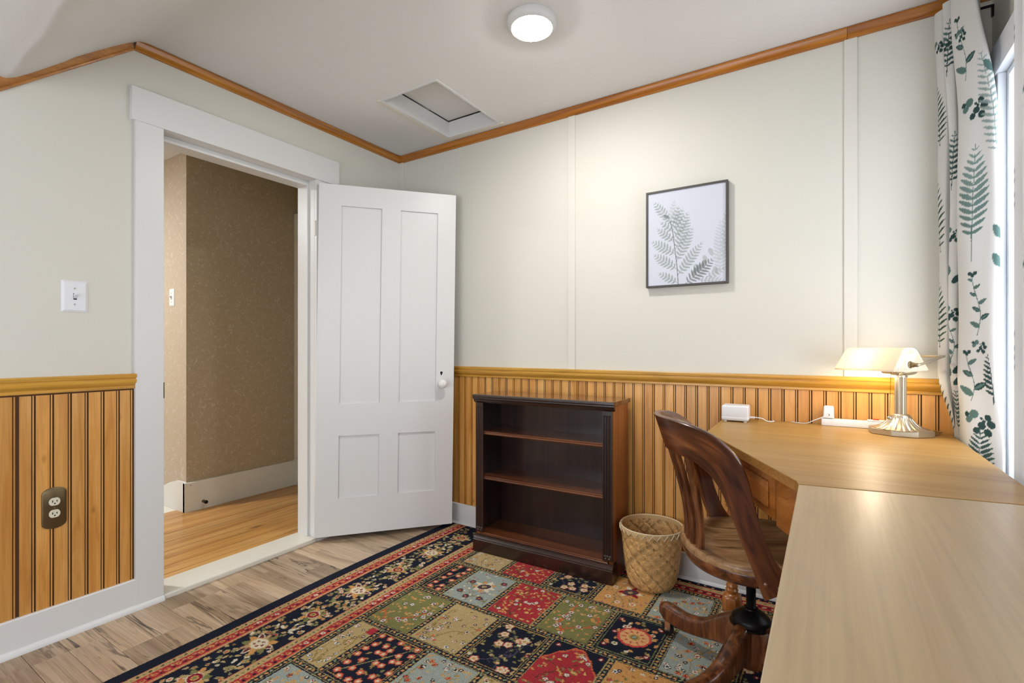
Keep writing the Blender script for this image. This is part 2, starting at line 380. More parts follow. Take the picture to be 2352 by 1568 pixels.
# slope, with softly rounded, slightly uneven folds
prof = []
for t in np.linspace(0, 1, 25):
    prof.append((YF+.02-(YF-YL+.04)*t, ZC-(ZC-ZL)*t))
ys = [(.0, ZC)]
sl = smooth_pts([(YF+.12, ZC), (YF+.03, ZC-.002), (YF-.03, ZC-.03), (YF-.2, ZC-.172), (YL+.03, ZL+.022), (YL-.03, ZL+.002), (YL-.12, ZL)], 5)
xs = np.linspace(-.13, XC+.14, 60); P = np.zeros((len(sl), 60, 3))
for i, (y_, z_) in enumerate(sl):
    for j, x_ in enumerate(xs): P[i, j] = (x_, y_+.010*math.sin(x_*5.1+.7)*(1 if i > 15 else .3)+.004*math.sin(x_*17), z_)
P[-1, :, 1] = YL-.14; P[0, :, 1] = YF+.14
so = grid_obj('sloped_ceiling', P, np.ones((len(sl), 60, 3)), M['ceil'], ceiling)
MB().box((-.13, YB, ZL), (XC+.14, YL-.11, ZL+.03)).build('low_ceiling', M['ceil'], ceiling)
MB().box((-.2, YB-.1, 2.62), (XC+.2, .2, 2.65)).build('attic_deck', M['ceil'], ceiling)

# --- floor of laminate strips
floor = tag(MB().box((-.13, YB, -.06), (XC+.14, .1, -.004)).build('floor', M['gap']), 'greyed oak laminate floor of narrow staggered strips', 'floor', **S)
pl_mesh = {}
y = -.02; row = 0; edges = [-.02]
seams = [-.84, -.917, -1.0, -1.065, -1.131, -1.222, -1.318, -1.425, -1.498, -1.546]
pw = .1
ylist = [0.0-.1*i for i in range(9)]+[-.917, -1.0, -1.065, -1.131, -1.222, -1.318, -1.425, -1.546, -1.65, -1.75, -1.85, -1.95, -2.05, -2.15]
ylist = sorted(set(round(q, 3) for q in ylist), reverse=True)
ylist = [q for i, q in enumerate(ylist) if i == 0 or ylist[i-1]-q > .03]
for k in range(len(ylist)-1):
    y1, y0 = ylist[k], ylist[k+1]; x = 0.0; first = True
    while x < 1.15:
        L = random.choice([.14, .3, .46]) if first else .62
        x1 = min(x+L, 1.2); first = False
        box('plank', (0, 0, -.006), (x1-x-.0012, y1-y0-.0012, 0), M['plank'], floor, bev=.0008, seg=1, loc=(x, y0, 0)); x = x1
mb = MB()
for k in range(19): mb.box((1.2, -2.15+.1135*k, -.006), (XC, -2.15+.1135*k+.1123, 0))
for k in range(17): mb.box((0, YB+.1088*k, -.006), (XC, YB+.1088*k+.1076, 0))
o = mb.build('plank_field', M['plank'], floor); o['kind'] = 'stuff'

# --- skirting, shoe moulding
def base_prof(h, t=.016): return [(0, 0), (t+.014, 0), (t+.014, .004), (t+.011, .012), (t+.004, .019), (t, .021), (t, h-.004), (t-.003, h), (0, h)]
def run(name, prof, p0, p1, nrm, m, parent=None, **k):
    V, F = sweep(prof, [(p0, nrm, (0, 0, 1)), (p1, nrm, (0, 0, 1))]); return mk(name, V, F, m, parent, 30, **k)
HB = .127
bl = empty('baseboard_left', (0, 0, 0), label='white skirting board under the panelling left of the doorway', cat='baseboard', **S)
run('board', [(0, 0), (.016, 0), (.016, HB-.004), (.013, HB), (0, HB)], (0, YB, 0), (0, DY0-.1, 0), (1, 0, 0), M['white'], bl)
run('shoe_moulding', [(.016, 0), (.031, 0), (.031, .004), (.028, .013), (.021, .02), (.016, .021)], (0, YB, 0), (0, DY0, 0), (1, 0, 0), M['white'], bl)
run('board', base_prof(HB), (0, DY1+.1, 0), (0, -.0, 0), (1, 0, 0), M['white'], bl)
bb = empty('baseboard_back', (0, 0, 0), label='white skirting board under the panelling behind the bookcase', cat='baseboard', **S)
run('board', [(0, 0), (.016, 0), (.016, HB-.004), (.013, HB), (0, HB)], (0, 0, 0), (XC, 0, 0), (0, -1, 0), M['white'], bb)
run('shoe_moulding', [(.016, 0), (.026, 0), (.026, .004), (.023, .012), (.016, .019)], (0, 0, 0), (XC, 0, 0), (0, -1, 0), M['white'], bb)
br = empty('baseboard_right', (0, 0, 0), label='white skirting board under the window behind the desks', cat='baseboard', **S)
run('board', base_prof(HB), (XC, YB, 0), (XC, 0, 0), (-1, 0, 0), M['white'], br)

# --- beaded pine panelling: every board a piece
def bead_board(name, wdt, h, m, parent, loc, rz, share={}):
    key = (round(wdt, 4), h)
    if key not in share:
        w_ = wdt; t = .006
        pr = [(.0, 0), (.0, t-.0032), (.0012, t), (w_-.0100, t), (w_-.0094, t-.0034), (w_-.0076, t-.0034), (w_-.0070, t-.0004), (w_-.0048, t), (w_-.0026, t-.0004), (w_-.0020, t-.0034), (w_-.0002, t-.0034), (w_-.0002, 0)]
        V, F = sweep(pr, [((0, 0, 0), (1, 0, 0), (0, -1, 0)), ((0, 0, h), (1, 0, 0), (0, -1, 0))])
        o = mk(name, V, F, m, parent, 30, loc=loc, rz=rz); o.data.materials.append(M['groove'])
        for k in (0, 1, 3, 4, 5, 8, 9, 10): o.data.polygons[k].material_index = 1
        share[key] = o; return o
    return inst(share[key], parent, loc, (0, 0, rz))
BH = .905-HB
MB().box((0, YB, HB), (.0012, DY0-.1, .91)).build('groove_backing', M['groove'], wall_left)
MB().box((0, DY1+.1, HB), (.0012, 0, .91)).build('groove_backing', M['groove'], wall_left)
MB().box((0, -.0012, HB), (XC, 0, .91)).build('groove_backing', M['groove'], wall_back)
# left wall: boards run from the casing towards the camera; a sheet joint shows at y=-1.83
y = -1.509
gl = [-1.509, -1.556, -1.606, -1.656, -1.706, -1.757, -1.807, -1.8505]
for a, b_ in zip(gl[:-1], gl[1:]): bead_board('bead_board', a-b_-.001, BH, M['pine'], wall_left, (0, b_, HB), PI/2)
y = -1.857
while y > -2.6: bead_board('bead_board', .049, BH, M['pine'], wall_left, (0, y-.049, HB), PI/2); y -= .05
for k in range(10): bead_board('bead_board', .049, BH, M['pine'], wall_left, (0, -.05-.05*k, HB), PI/2)
x = .012
while x < XC-.03: bead_board('bead_board', .0494, BH, M['pine'], wall_back, (x, 0, HB), 0); x += .0499
# --- chair rail
RP = [(0, .903), (.010, .903), (.012, .905), (.012, .914), (.0095, .9155), (.013, .919), (.020, .927), (.0225, .935), (.0225, .941), (.019, .9435), (.019, .946), (.0225, .948), (.0235, .951), (.0235, .962), (.022, .964), (0, .964)]
t1 = run('trim_1', RP, (0, YB, .008), (0, -1.503, .008), (1, 0, 0), M['railY']); tag(t1, 'yellow pine chair rail left of the doorway', 'chair rail', **S)
t1 = run('trim_2', RP, (0, -.0, 0), (XC, 0, 0), (0, -1, 0), M['rail']); tag(t1, 'yellow pine chair rail behind the bookcase and desk', 'chair rail', **S)
t1 = run('trim_3', RP, (0, DY1+.1, 0), (0, -.02, 0), (1, 0, 0), M['railY']); tag(t1, 'short chair rail hidden behind the open door', 'chair rail', **S)
# --- crown moulding
CP = [(0, 0), (.008, 0), (.010, .003), (.010, .007), (.0145, .009), (.020, .016), (.0235, .026), (.027, .032), (.027, .0385), (0, .0385)]
def crown(p0, p1, nrm, up, m, n, label):
    V, F = sweep(CP, [(p0, nrm, up), (p1, nrm, up)]); tag(mk(n, V, F, m, None, 30), label, 'crown moulding', **S)
crown((0, 0, ZC-.0405), (2.476, 0, ZC-.0405), (0, -1, 0), (0, 0, 1), M['crown'], 'trim_4', 'amber crown moulding along the top of the picture wall')
crown((2.4775, 0, ZC-.0405), (XC, 0, ZC-.0405), (0, -1, 0), (0, 0, 1), M['crown'], 'trim_5', 'short amber crown moulding piece ending behind the curtain')
crown((0, YF, ZC-.0405), (0, -.0, ZC-.0405), (1, 0, 0), (0, 0, 1), M['crownY'], 'trim_6', 'amber crown moulding above the doorway')
dv = Vector((0, YL-YF, ZL-ZC)).normalized(); up = Vector((0, -dv.z*-1, dv.y*-1)); up = Vector((0, dv.z, -dv.y))
if up.z < 0: up = -up
p0 = Vector((0, YF, ZC-.0405)); p1 = p0+dv*1.0
crown(tuple(p0), tuple(p0+dv*.52), (1, 0, 0), tuple(up*1.25), M['crownY'], 'trim_7', 'amber crown moulding running down under the sloped ceiling')
# --- battens on the picture wall
def batten(n, x0, x1, label, t=.006):
    tag(box(n, (x0, -t, .962), (x1, 0, ZC-.04), M['strip'], None, .002), label, 'batten', **S)
batten('trim_8', .0, .036, 'cream corner strip above the top edge of the open door', .012)
batten('trim_9', 1.246, 1.288, 'cream wall batten left of the fern picture')
batten('trim_10', 2.466, 2.511, 'cream wall batten above the banker lamp')
# --- door casing and jambs
ca = empty('trim_11', (0, 0, 0), label='white painted casing around the open doorway', cat='door casing', **S)
box('left_casing', (0, DY0-.102, 0), (.02, DY0, 2.016), M['white'], ca, .0015)
box('right_casing', (0, DY1, 0), (.02, DY1+.1, 2.016), M['white'], ca, .0015)
box('head_casing', (0, DY0-.117, 2.012), (.026, DY1+.147, 2.150), M['white'], ca, .0015)
box('left_jamb', (-.14, DY0-.012, 0), (0, DY0, DZ+.012), M['white'], ca, .001)
box('right_jamb', (-.14, DY1, 0), (0, DY1+.012, DZ+.012), M['white'], ca, .001)
box('head_jamb', (-.14, DY0, DZ), (0, DY1, DZ+.012), M['white'], ca, .001)
box('door_stop', (-.135, DY0, DZ-.026), (-.048, DY1, DZ), M['white'], ca, .0015)
box('door_stop', (-.135, DY1-.012, .02), (-.048, DY1, DZ-.026), M['white'], ca, .0015)
box('door_stop', (-.135, DY0, .02), (-.048, DY0+.012, DZ-.026), M['white'], ca, .0015)
box('strike_plate', (-.012, DY0-.002, .862), (.0205, DY0+.0015, .930), M['black'], ca, .0006)
for z in (.28, 1.70): box('hinge', (-.002, DY1-.004, z), (.014, DY1+.002, z+.085), M['oldwhite'], ca, .001)
th = tag(box('trim_12', (-.15, DY0, -.002), (.022, DY1, .022), M['oldwhite'], None, .006), 'chipped white painted threshold across the doorway', 'threshold', **S)

# --- open four-panel door
dh = np.array([.034, -.679]); de = np.array([.525, -.094]); DW = float(np.linalg.norm(de-dh)); da = math.atan2(de[1]-dh[1], de[0]-dh[0])
K = .9815; z_of = lambda z: 1.08+(z-1.08)*K
door = empty('door_1', (dh[0], dh[1], 0), da, label='white four panel wooden door standing open against the corner', cat='door', **S)
D0, D1 = z_of(.011), z_of(2.003); DT = .036
SH = .0125
def shear(o):
    for v in o.data.vertices: v.co.x += (v.co.z-D0)*SH
    return o
pu = [(.122, .345), (.452, .670)]; pu = [(a*K, b*K) for a, b in pu]
pz = [(z_of(.221), z_of(.576)), (z_of(.757), z_of(1.885))]
def dbox(n, x0, x1, z0, z1, y0=0., y1=DT, bev=.001, m=None): return shear(box(n, (x0, y0, z0), (x1, y1, z1), m or M['doorpaint'], door, bev, 2))
dbox('stile', 0, pu[0][0], D0, D1, bev=0); dbox('stile', pu[1][1], DW, D0, D1, bev=0)
for a, b_ in pz: dbox('muntin', pu[0][1], pu[1][0], a, b_, bev=0)
for a, b_ in ((D0, pz[0][0]), (pz[0][1], pz[1][0]), (pz[1][1], D1)):
    dbox('rail', pu[0][0], pu[1][1], a, b_, bev=0)
for u0, u1 in pu:
    for z0, z1 in pz: dbox('panel', u0, u1, z0, z1, .010, DT-.010, .0)
ku, kz = .725*K-.011, z_of(.862)
V, F = lathe([(0, -.062), (.012, -.0615), (.021, -.057), (.0265, -.048), (.027, -.041), (.023, -.032), (.013, -.025), (.009, -.018), (.009, -.010), (.021, -.007), (.022, 0)], 28, 'Y', (ku, 0, kz))
mk('knob', V, F, M['porcelain'], door, 50)
V, F = lathe([(.009, -.012), (.009, -.026), (.0, -.026)], 12, 'Y', (ku, 0, kz)); mk('spindle', V, F, M['steel'], door, 50)
V, F = lathe([(.0075, -.0012), (.0075, 0)], 16, 'Y', (ku, 0, z_of(.927))); mk('keyhole', V, F, M['dark'], door)
box('keyhole_slot', (ku-.0035, -.0012, z_of(.913)), (ku+.0035, 0, z_of(.926)), M['dark'], door, 0)

# --- attic hatch in the ceiling
ha = empty('attic_hatch', (HX0, HY0, ZC), label='recessed white attic hatch in the ceiling near the corner', cat='hatch')
hw, hl = HX1-HX0, HY1-HY0
box('hatch_panel', (.012, .012, .095), (hw-.012, hl-.012, .11), M['ceil'], ha, .001)
for n, lo, hi in (('frame_board', (0, 0, -.004), (.012, hl, .088)), ('frame_board', (hw-.012, 0, -.004), (hw, hl, .088)), ('frame_board', (.012, 0, -.004), (hw-.012, .012, .088)), ('frame_board', (.012, hl-.012, -.004), (hw-.012, hl, .088))):
    box(n, lo, hi, M['white'], ha, .001)
box('dark_gap', (-.005, -.005, .112), (hw+.005, hl+.005, .118), M['dark'], ha, 0)
for n, lo, hi in (('edge_bead', (-.028, -.01, -.005), (0, hl+.028, .002)), ('edge_bead', (0, hl, -.005), (hw+.02, hl+.028, .002))):
    box(n, lo, hi, M['oldwhite'], ha, .002)

# ---------------------------------------------------------------- landing beyond the doorway
XH = -1.14; YR = -.80
MB().box
hw_ = MB(); hw_.box((XH-.1, YR+.0005, 0), (XH, .2, 2.6))
tag(hw_.build('wall_hall', M['paper']), 'beige scroll wallpapered wall seen through the doorway', 'wall', **S)
tag(MB().box((-2.6, YR, 0), (XH-.0005, YR+.1, 2.6)).build('wall_hall_return', M['paper2']), 'pale wallpapered wall turning away beside the hall light switch', 'wall', **S)
tag(MB().box((XH, .002, 0), (-.13, .1, 2.6)).build('wall_hall_end', M['paper']), 'wallpapered end wall of the hallway', 'wall', **S)
tag(MB().box((-2.7, -3.4, 0), (-2.6, YR, 2.6)).build('wall_hall_far', M['paper2']), 'wallpapered wall at the far side of the stair landing', 'wall', **S)
tag(MB().box((-2.6, -3.5, 0), (-.13, -3.4, 2.6)).build('wall_hall_near', M['paper2']), 'wallpapered wall closing the hallway out of view', 'wall', **S)
tag(MB().box((-2.7, -3.5, 2.37), (-.13, .2, 2.4)).build('ceiling_hall', M['ceil']), 'white hallway ceiling', 'ceiling', **S)
fh = tag(MB().box((-1.23, -3.4, -.06), (-.13, .1, -.014)).build('floor_hall', M['gap']), 'amber pine board floor of the hallway', 'floor', **S)
xe = [-1.23, -1.077, -.935, -.811, -.674, -.537, -.438, -.339, -.24, -.148]
for a, b_ in zip(xe[:-1], xe[1:]): box('floorboard', (0, 0, -.02), (b_-a-.0046, 3.5, 0), M['hallboard'], fh, .0012, 1, loc=(a, -3.4, 0))
tag(MB().box((-2.6, -3.4, -.06), (-1.23, YR, -.001)).build('floor_landing', M['oldwhite']), 'white painted landing floor at the hallway edge', 'floor', **S)
bh = empty('baseboard_hall', (0, 0, 0), label='tall white skirting board along the hallway wallpaper', cat='baseboard', **S)
run('board', [(0, 0), (.022, 0), (.022, .186), (.019, .19), (0, .19)], (XH, YR-.02, 0), (XH, 0, 0), (1, 0, 0), M['oldwhite'], bh)
pts = [(-1.1195, 0), (-1.1195, .190), (-1.17, .196), (-1.25, .190), (-1.32, .172), (-1.40, .142), (-1.48, .108), (-1.7, .03), (-1.7, 0)]
V = [(x, YR-.02, z) for x, z in pts]+[(x, YR, z) for x, z in pts]; n = len(pts)
mk('curved_skirt', V, [tuple(range(n)), tuple(range(2*n-1, n-1, -1))]+[(i, (i+1) % n, n+(i+1) % n, n+i) for i in range(n)], M['white'], bh)
hc = empty('trim_13', (XH, -.0, 0), label='white door casing at the dim end of the hallway', cat='door casing', **S)
box('casing_board', (.0, -.022, 0), (.11, 0, 2.13), M['oldwhite'], hc, .002); box('plinth_block', (0, -.028, 0), (.115, 0, .2), M['oldwhite'], hc, .002)
ds = empty('door_stopper', (XH+.022, -.707, .05), label='small metal door stopper on the hallway skirting', cat='door stopper')
V, F = lathe([(.009, 0), (.010, .004), (.005, .008), (.0045, .03)], 14, 'X'); mk('rod', V, F, M['brass'], ds, 40)
V, F = lathe([(.0, .028), (.009, .028), (.012, .036), (.011, .046), (0, .05)], 14, 'X'); mk('bumper', V, F, M['black'], ds, 40)

# ---------------------------------------------------------------- window
def window(n, W, label, loc=(XC, 0, 0), rz=0):
    y1, y0, z0, z1 = W
    wi = empty(n, loc, rz, label=label, cat='window', **S)
    m = M['sashpaint']; cw = .15
    for a, b_, nm in ((y1, y1+cw, 'side_casing'), (y0-cw, y0, 'side_casing')): box(nm, (-.022, a, z0), (0, b_, z1), m, wi, .002)
    box('head_casing', (-.028, y0-cw, z1), (0, y1+cw, z1+.096), m, wi, .002)
    box('sill', (-.05, y0-cw-.01, z0-.035), (0, y1+cw+.01, z0), m, wi, .004)
    box('jamb', (0, y1-.02, z0), (.14, y1, z1), m, wi, .001); box('jamb', (0, y0, z0), (.14, y0+.02, z1), m, wi, .001)
    box('head_jamb', (0, y0+.02, z1-.02), (.14, y1-.02, z1), m, wi, .001); box('sill_plate', (0, y0+.02, z0), (.14, y1-.02, z0+.02), m, wi, .001)
    box('stop_bead', (.03, y1-.034, z0+.02), (.045, y1-.02, z1-.02), m, wi, .002); box('stop_bead', (.03, y0+.02, z0+.02), (.045, y0+.034, z1-.02), m, wi, .002)
    zm = (z0+z1)/2+.01
    for nm, xa, xb, a, b_ in (('lower_sash', .048, .084, z0+.02, zm+.02), ('upper_sash', .088, .124, zm-.02, z1-.02)):
        mb = MB(); ya, yb = y0+.02, y1-.02; s_ = .045
        mb.box((xa, ya, a), (xb, ya+s_, b_)); mb.box((xa, yb-s_, a), (xb, yb, b_)); mb.box((xa, ya+s_, a), (xb, yb-s_, a+s_)); mb.box((xa, ya+s_, b_-s_*.9), (xb, yb-s_, b_))
        so = mb.build(nm, m, wi)
        g = MB().box(((xa+xb)/2-.002, ya+s_, a+s_), ((xa+xb)/2+.002, yb-s_, b_-s_*.9)).build('pane', M['glass'], so)
    box('tieback_hook', (-.034, y1+.052, 1.255), (-.022, y1+.058, 1.31), M['black'], wi, .001)
    return wi
window('window_1', W1, 'white double hung window beside the leaf print curtain')
window('fill_window_2', W2, 'unseen white double hung window added behind the camera for fill daylight')  # unseen window, added to let in soft fill daylight
window('fill_window_3', W3, 'wide unseen double hung window added opposite the picture for fill daylight', (0, YB, 0), -PI/2)  # unseen as well, added as a broad source of fill daylight

# ================================================================ CEILING LIGHT
lt = empty('ceiling_light', (1.445, -.725, ZC), label='round flat white LED ceiling light, switched on', cat='ceiling light')
V, F = lathe([(.096, 0), (.097, -.006), (.094, -.018), (.086, -.028), (.080, -.031), (.0785, -.030), (.0785, 0)], 48); mk('trim_ring', V, F, M['white'], lt, 50)
M['led'] = emit('LED diffuser', (1.0, .985, .97), LED)
V, F = lathe([(.0, -.044), (.03, -.043), (.055, -.0395), (.07, -.034), (.0785, -.027)], 48); mk('diffuser', V, F, M['led'], lt, 'all')
hl_ = empty('hall_daylight_fill', (-1.75, -2.1, 2.37), label='round ceiling light out of view, added in place of hallway daylight', cat='ceiling light')  # unseen lamp, its cool light stands in for daylight on the landing
V, F = lathe([(.11, 0), (.11, -.02), (.1, -.03), (.1, 0)], 32); mk('trim_ring', V, F, M['white'], hl_, 50)
V, F = lathe([(0, -.04), (.06, -.038), (.1, -.03)], 32); mk('diffuser', V, F, emit('hall fill diffuser', (.95, .97, 1.0), HALL), hl_, 'all')

# ================================================================ DRAWING ON COLOUR GRIDS
class Canvas:
    def __init__(s, xs, ys, base):
        s.xs, s.ys = np.asarray(xs), np.asarray(ys); s.c = np.zeros((len(ys), len(xs), 3)); s.c[:] = lin(base)
    def win(s, x0, x1, y0, y1):
        i0, i1 = np.searchsorted(s.xs, (x0, x1)); j0, j1 = np.searchsorted(s.ys, (y0, y1))
        if i1 <= i0 or j1 <= j0: return None
        return s.c[j0:j1, i0:i1], s.xs[None, i0:i1], s.ys[j0:j1, None]
    def put(s, w, mask, col, a=1.):
        c = w[0]; col = np.array(lin(col)); m = mask if a >= 1 else mask
        if a >= 1: c[m] = col
        else: c[m] = c[m]*(1-a)+col*a
    def rect(s, x0, x1, y0, y1, col):
        w = s.win(x0, x1, y0, y1)
        if w: w[0][:] = lin(col)
    def ell(s, cx, cy, rx, ry, ang, col, a=1.):
        r = max(rx, ry); w = s.win(cx-r, cx+r, cy-r, cy+r)
        if w is None: return
        c, sn = math.cos(ang), math.sin(ang); X, Y = w[1]-cx, w[2]-cy
        s.put(w, ((X*c+Y*sn)/rx)**2+((-X*sn+Y*c)/ry)**2 <= 1, col, a)
    def leaf(s, x, y, L, W, ang, col, a=1., saw=0.):
        """pointed leaf from (x,y) along ang"""
        w = s.win(x-L, x+L, y-L, y+L)
        if w is None: return
        c, sn = math.cos(ang), math.sin(ang); X, Y = w[1]-x, w[2]-y; u = (X*c+Y*sn)/L; v = (-X*sn+Y*c)/(W/2)
        lim = np.clip(4*u*(1-u), 0, 1)**.6*(1.15-.5*u)
        if saw: lim = lim*(1-saw*(np.mod(u*7, 1)))
        s.put(w, (u > 0) & (u < 1) & (np.abs(v) < lim), col, a)
    def line(s, p, q, wd, col, a=1.):
        x0, x1 = sorted((p[0], q[0])); y0, y1 = sorted((p[1], q[1])); w = s.win(x0-wd, x1+wd, y0-wd, y1+wd)
        if w is None: return
        dx, dy = q[0]-p[0], q[1]-p[1]; L2 = dx*dx+dy*dy+1e-12
        t = np.clip(((w[1]-p[0])*dx+(w[2]-p[1])*dy)/L2, 0, 1)
        s.put(w, (w[1]-p[0]-t*dx)**2+(w[2]-p[1]-t*dy)**2 <= (wd/2)**2, col, a)
    def poly(s, P, wd, col, a=1.):
        for p, q in zip(P[:-1], P[1:]): s.line(p, q, wd, col, a)
    def flower(s, x, y, r, petal, core, out=None, n=6, a0=0.):
        if out is not None:
            for k in range(n): s.ell(x+r*.62*math.cos(a0+2*PI*k/n), y+r*.62*math.sin(a0+2*PI*k/n), r*.52, r*.52, 0, out)
        for k in range(n): s.ell(x+r*.58*math.cos(a0+2*PI*k/n), y+r*.58*math.sin(a0+2*PI*k/n), r*.38, r*.38, 0, petal)
        s.ell(x, y, r*.42, r*.42, 0, core)

# ================================================================ RUG
NAVY, RED, CRIM, OLIVE, TAN, ORANGE, GREY, CREAM, CORAL, DGREEN, WHITE = (33, 37, 50), (176, 56, 62), (146, 34, 50), (130, 128, 78), (192, 166, 116), (212, 156, 92), (160, 168, 158), (226, 214, 184), (212, 104, 72), (66, 72, 54), (226, 224, 210)
RX0, RX1, RY0, RY1 = .448, 2.50, -2.70, -.030
xs = np.concatenate([np.arange(RX0, 2.30, .0027), np.arange(2.30, RX1+.001, .01)])
ys = np.concatenate([np.arange(RY0, -1.80, .02), np.arange(-1.80, RY1+.0001, .0027)])
rc = Canvas(xs, ys, NAVY)
rr = random.Random(5)
# bands parallel to the long edge
rc.rect(.500, .503, RY0, RY1, CORAL); rc.rect(.503, .528, RY0, RY1, TAN); rc.rect(.528, .531, RY0, RY1, CORAL); rc.rect(.531, .566, RY0, RY1, RED); rc.rect(.566, .570, RY0, RY1, CORAL); rc.rect(.570, .578, RY0, RY1, TAN); rc.rect(.578, .582, RY0, RY1, CORAL)
rc.rect(.765, .769, RY0, RY1, CORAL); rc.rect(.769, .797, RY0, RY1, TAN); rc.rect(.797, .800, RY0, RY1, CORAL); rc.rect(.800, .834, RY0, RY1, RED); rc.rect(.834, .838, RY0, RY1, CORAL)
rc.rect(.838, .842, RY0, RY1, TAN)
yy = RY1
while yy > -1.82:
    for x0, ph in ((.548, 0), (.817, .02)):
        rc.ell(x0+rr.uniform(-.004, .004), yy-ph, .010, .008, .5, CREAM if rr.random() < .35 else ORANGE); rc.ell(x0, yy-ph, .004, .004, 0, RED)
        rc.ell(x0+.008, yy-ph-.018, .006, .005, 1, NAVY); rc.ell(x0-.009, yy-ph-.016, .006, .004, 2, TAN)
    for x0 in (.515, .783): rc.ell(x0, yy, .004, .007, .6, DGREEN); rc.ell(x0+.002, yy-.018, .0035, .005, .2, OLIVE)
    yy -= .036
# wide floral border
def small_flora(x0, x1, y0, y1, n, cols, r0=.008, r1=.014, seed=0, dots=True):
    q = random.Random(seed)
    for _ in range(n):
        x, y = q.uniform(x0+.008, x1-.008), q.uniform(y0+.008, y1-.008); r = q.uniform(r0, r1)
        if q.random() < .45: rc.leaf(x, y, r*2.2, r*1.2, q.uniform(0, 6.28), q.choice(cols))
        else: rc.flower(x, y, r, q.choice(cols), q.choice((CORAL, RED, ORANGE, OLIVE)), None, 5, q.uniform(0, 1))
small_flora(.586, .762, -1.82, RY1, 560, (OLIVE, TAN, (150, 142, 100), CREAM, TAN), .007, .013, 3)
for k, y in enumerate((-1.587, -1.369, -1.142, -.912, -.672, -.438, -.197, -1.80)):
    x = .676
    if k % 2 == 1 or k == 7:
        rc.ell(x, y, .068, .058, 0, NAVY)
        for j in range(11):
            a = 2*PI*j/11; rc.leaf(x+.022*math.cos(a), y+.022*math.sin(a), .046, .028, a+.25, (CREAM, ORANGE, OLIVE, (120, 60, 62))[j % 4])
            rc.leaf(x+.024*math.cos(a), y+.024*math.sin(a), .038, .018, a+.25, ((120, 60, 62), ORANGE, OLIVE, TAN)[j % 4])
        rc.ell(x, y, .040, .033, 0, ORANGE); rc.ell(x, y, .036, .029, 0, CREAM)
        for j in range(5): rc.flower(x+.018*math.cos(j*1.26), y+.014*math.sin(j*1.26), .007, CRIM, OLIVE, None, 4)
    else:
        for j in range(9):
            a = 2*PI*j/9; rc.leaf(x+.02*math.cos(a), y+.02*math.sin(a), .034, .022, a, (ORANGE, OLIVE, TAN)[j % 3])
        rc.ell(x, y, .028, .026, 0, CREAM); rc.ell(x, y, .0245, .0225, 0, CRIM); rc.ell(x, y, .014, .012, 0, ORANGE); rc.ell(x, y, .008, .007, 0, OLIVE)
# tiled field with garlanded gaps
FX = .862; FPX = .2325; FPY = .303; FY0 = -.145
def garland(p, q):
    L = math.dist(p, q); n = max(1, int(L/.017)); dx, dy = (q[0]-p[0])/L, (q[1]-p[1])/L
    for s_ in (-1, 1): rc.line((p[0]-dy*.0115*s_, p[1]+dx*.0115*s_), (q[0]-dy*.0115*s_, q[1]+dx*.0115*s_), .003, (176, 160, 104))
    for k in range(n):
        t = (k+.5)/n*L; x, y = p[0]+dx*t, p[1]+dy*t
        rc.ell(x, y, .0072, .0045, math.atan2(dy, dx)+(.7 if k % 2 else -.7), (ORANGE, TAN, ORANGE, (150, 160, 120))[k % 4])
def vine(x0, x1, y0, y1, col, q, n=3, wd=.0042):
    pts_all = []
    for k in range(n):
        p = [q.uniform(x0+.05, x1-.05), y0+.012]; P = [tuple(p)]; a = PI/2+q.uniform(-.5, .5)
        for j in range(11):
            a += q.uniform(-.55, .55); p[0] = min(max(p[0]+.02*math.cos(a), x0+.015), x1-.015); p[1] = min(max(p[1]+.021*math.sin(a), y0+.012), y1-.012); P.append(tuple(p))
            if q.random() < .5: b = a+q.choice((-1, 1)); P2 = [tuple(p), (min(max(p[0]+.02*math.cos(b), x0+.01), x1-.01), min(max(p[1]+.02*math.sin(b), y0+.01), y1-.01))]; rc.poly(P2, wd*.8, col); pts_all.append(P2[1])
        rc.poly(P, wd, col); pts_all += P[::3]
    return pts_all
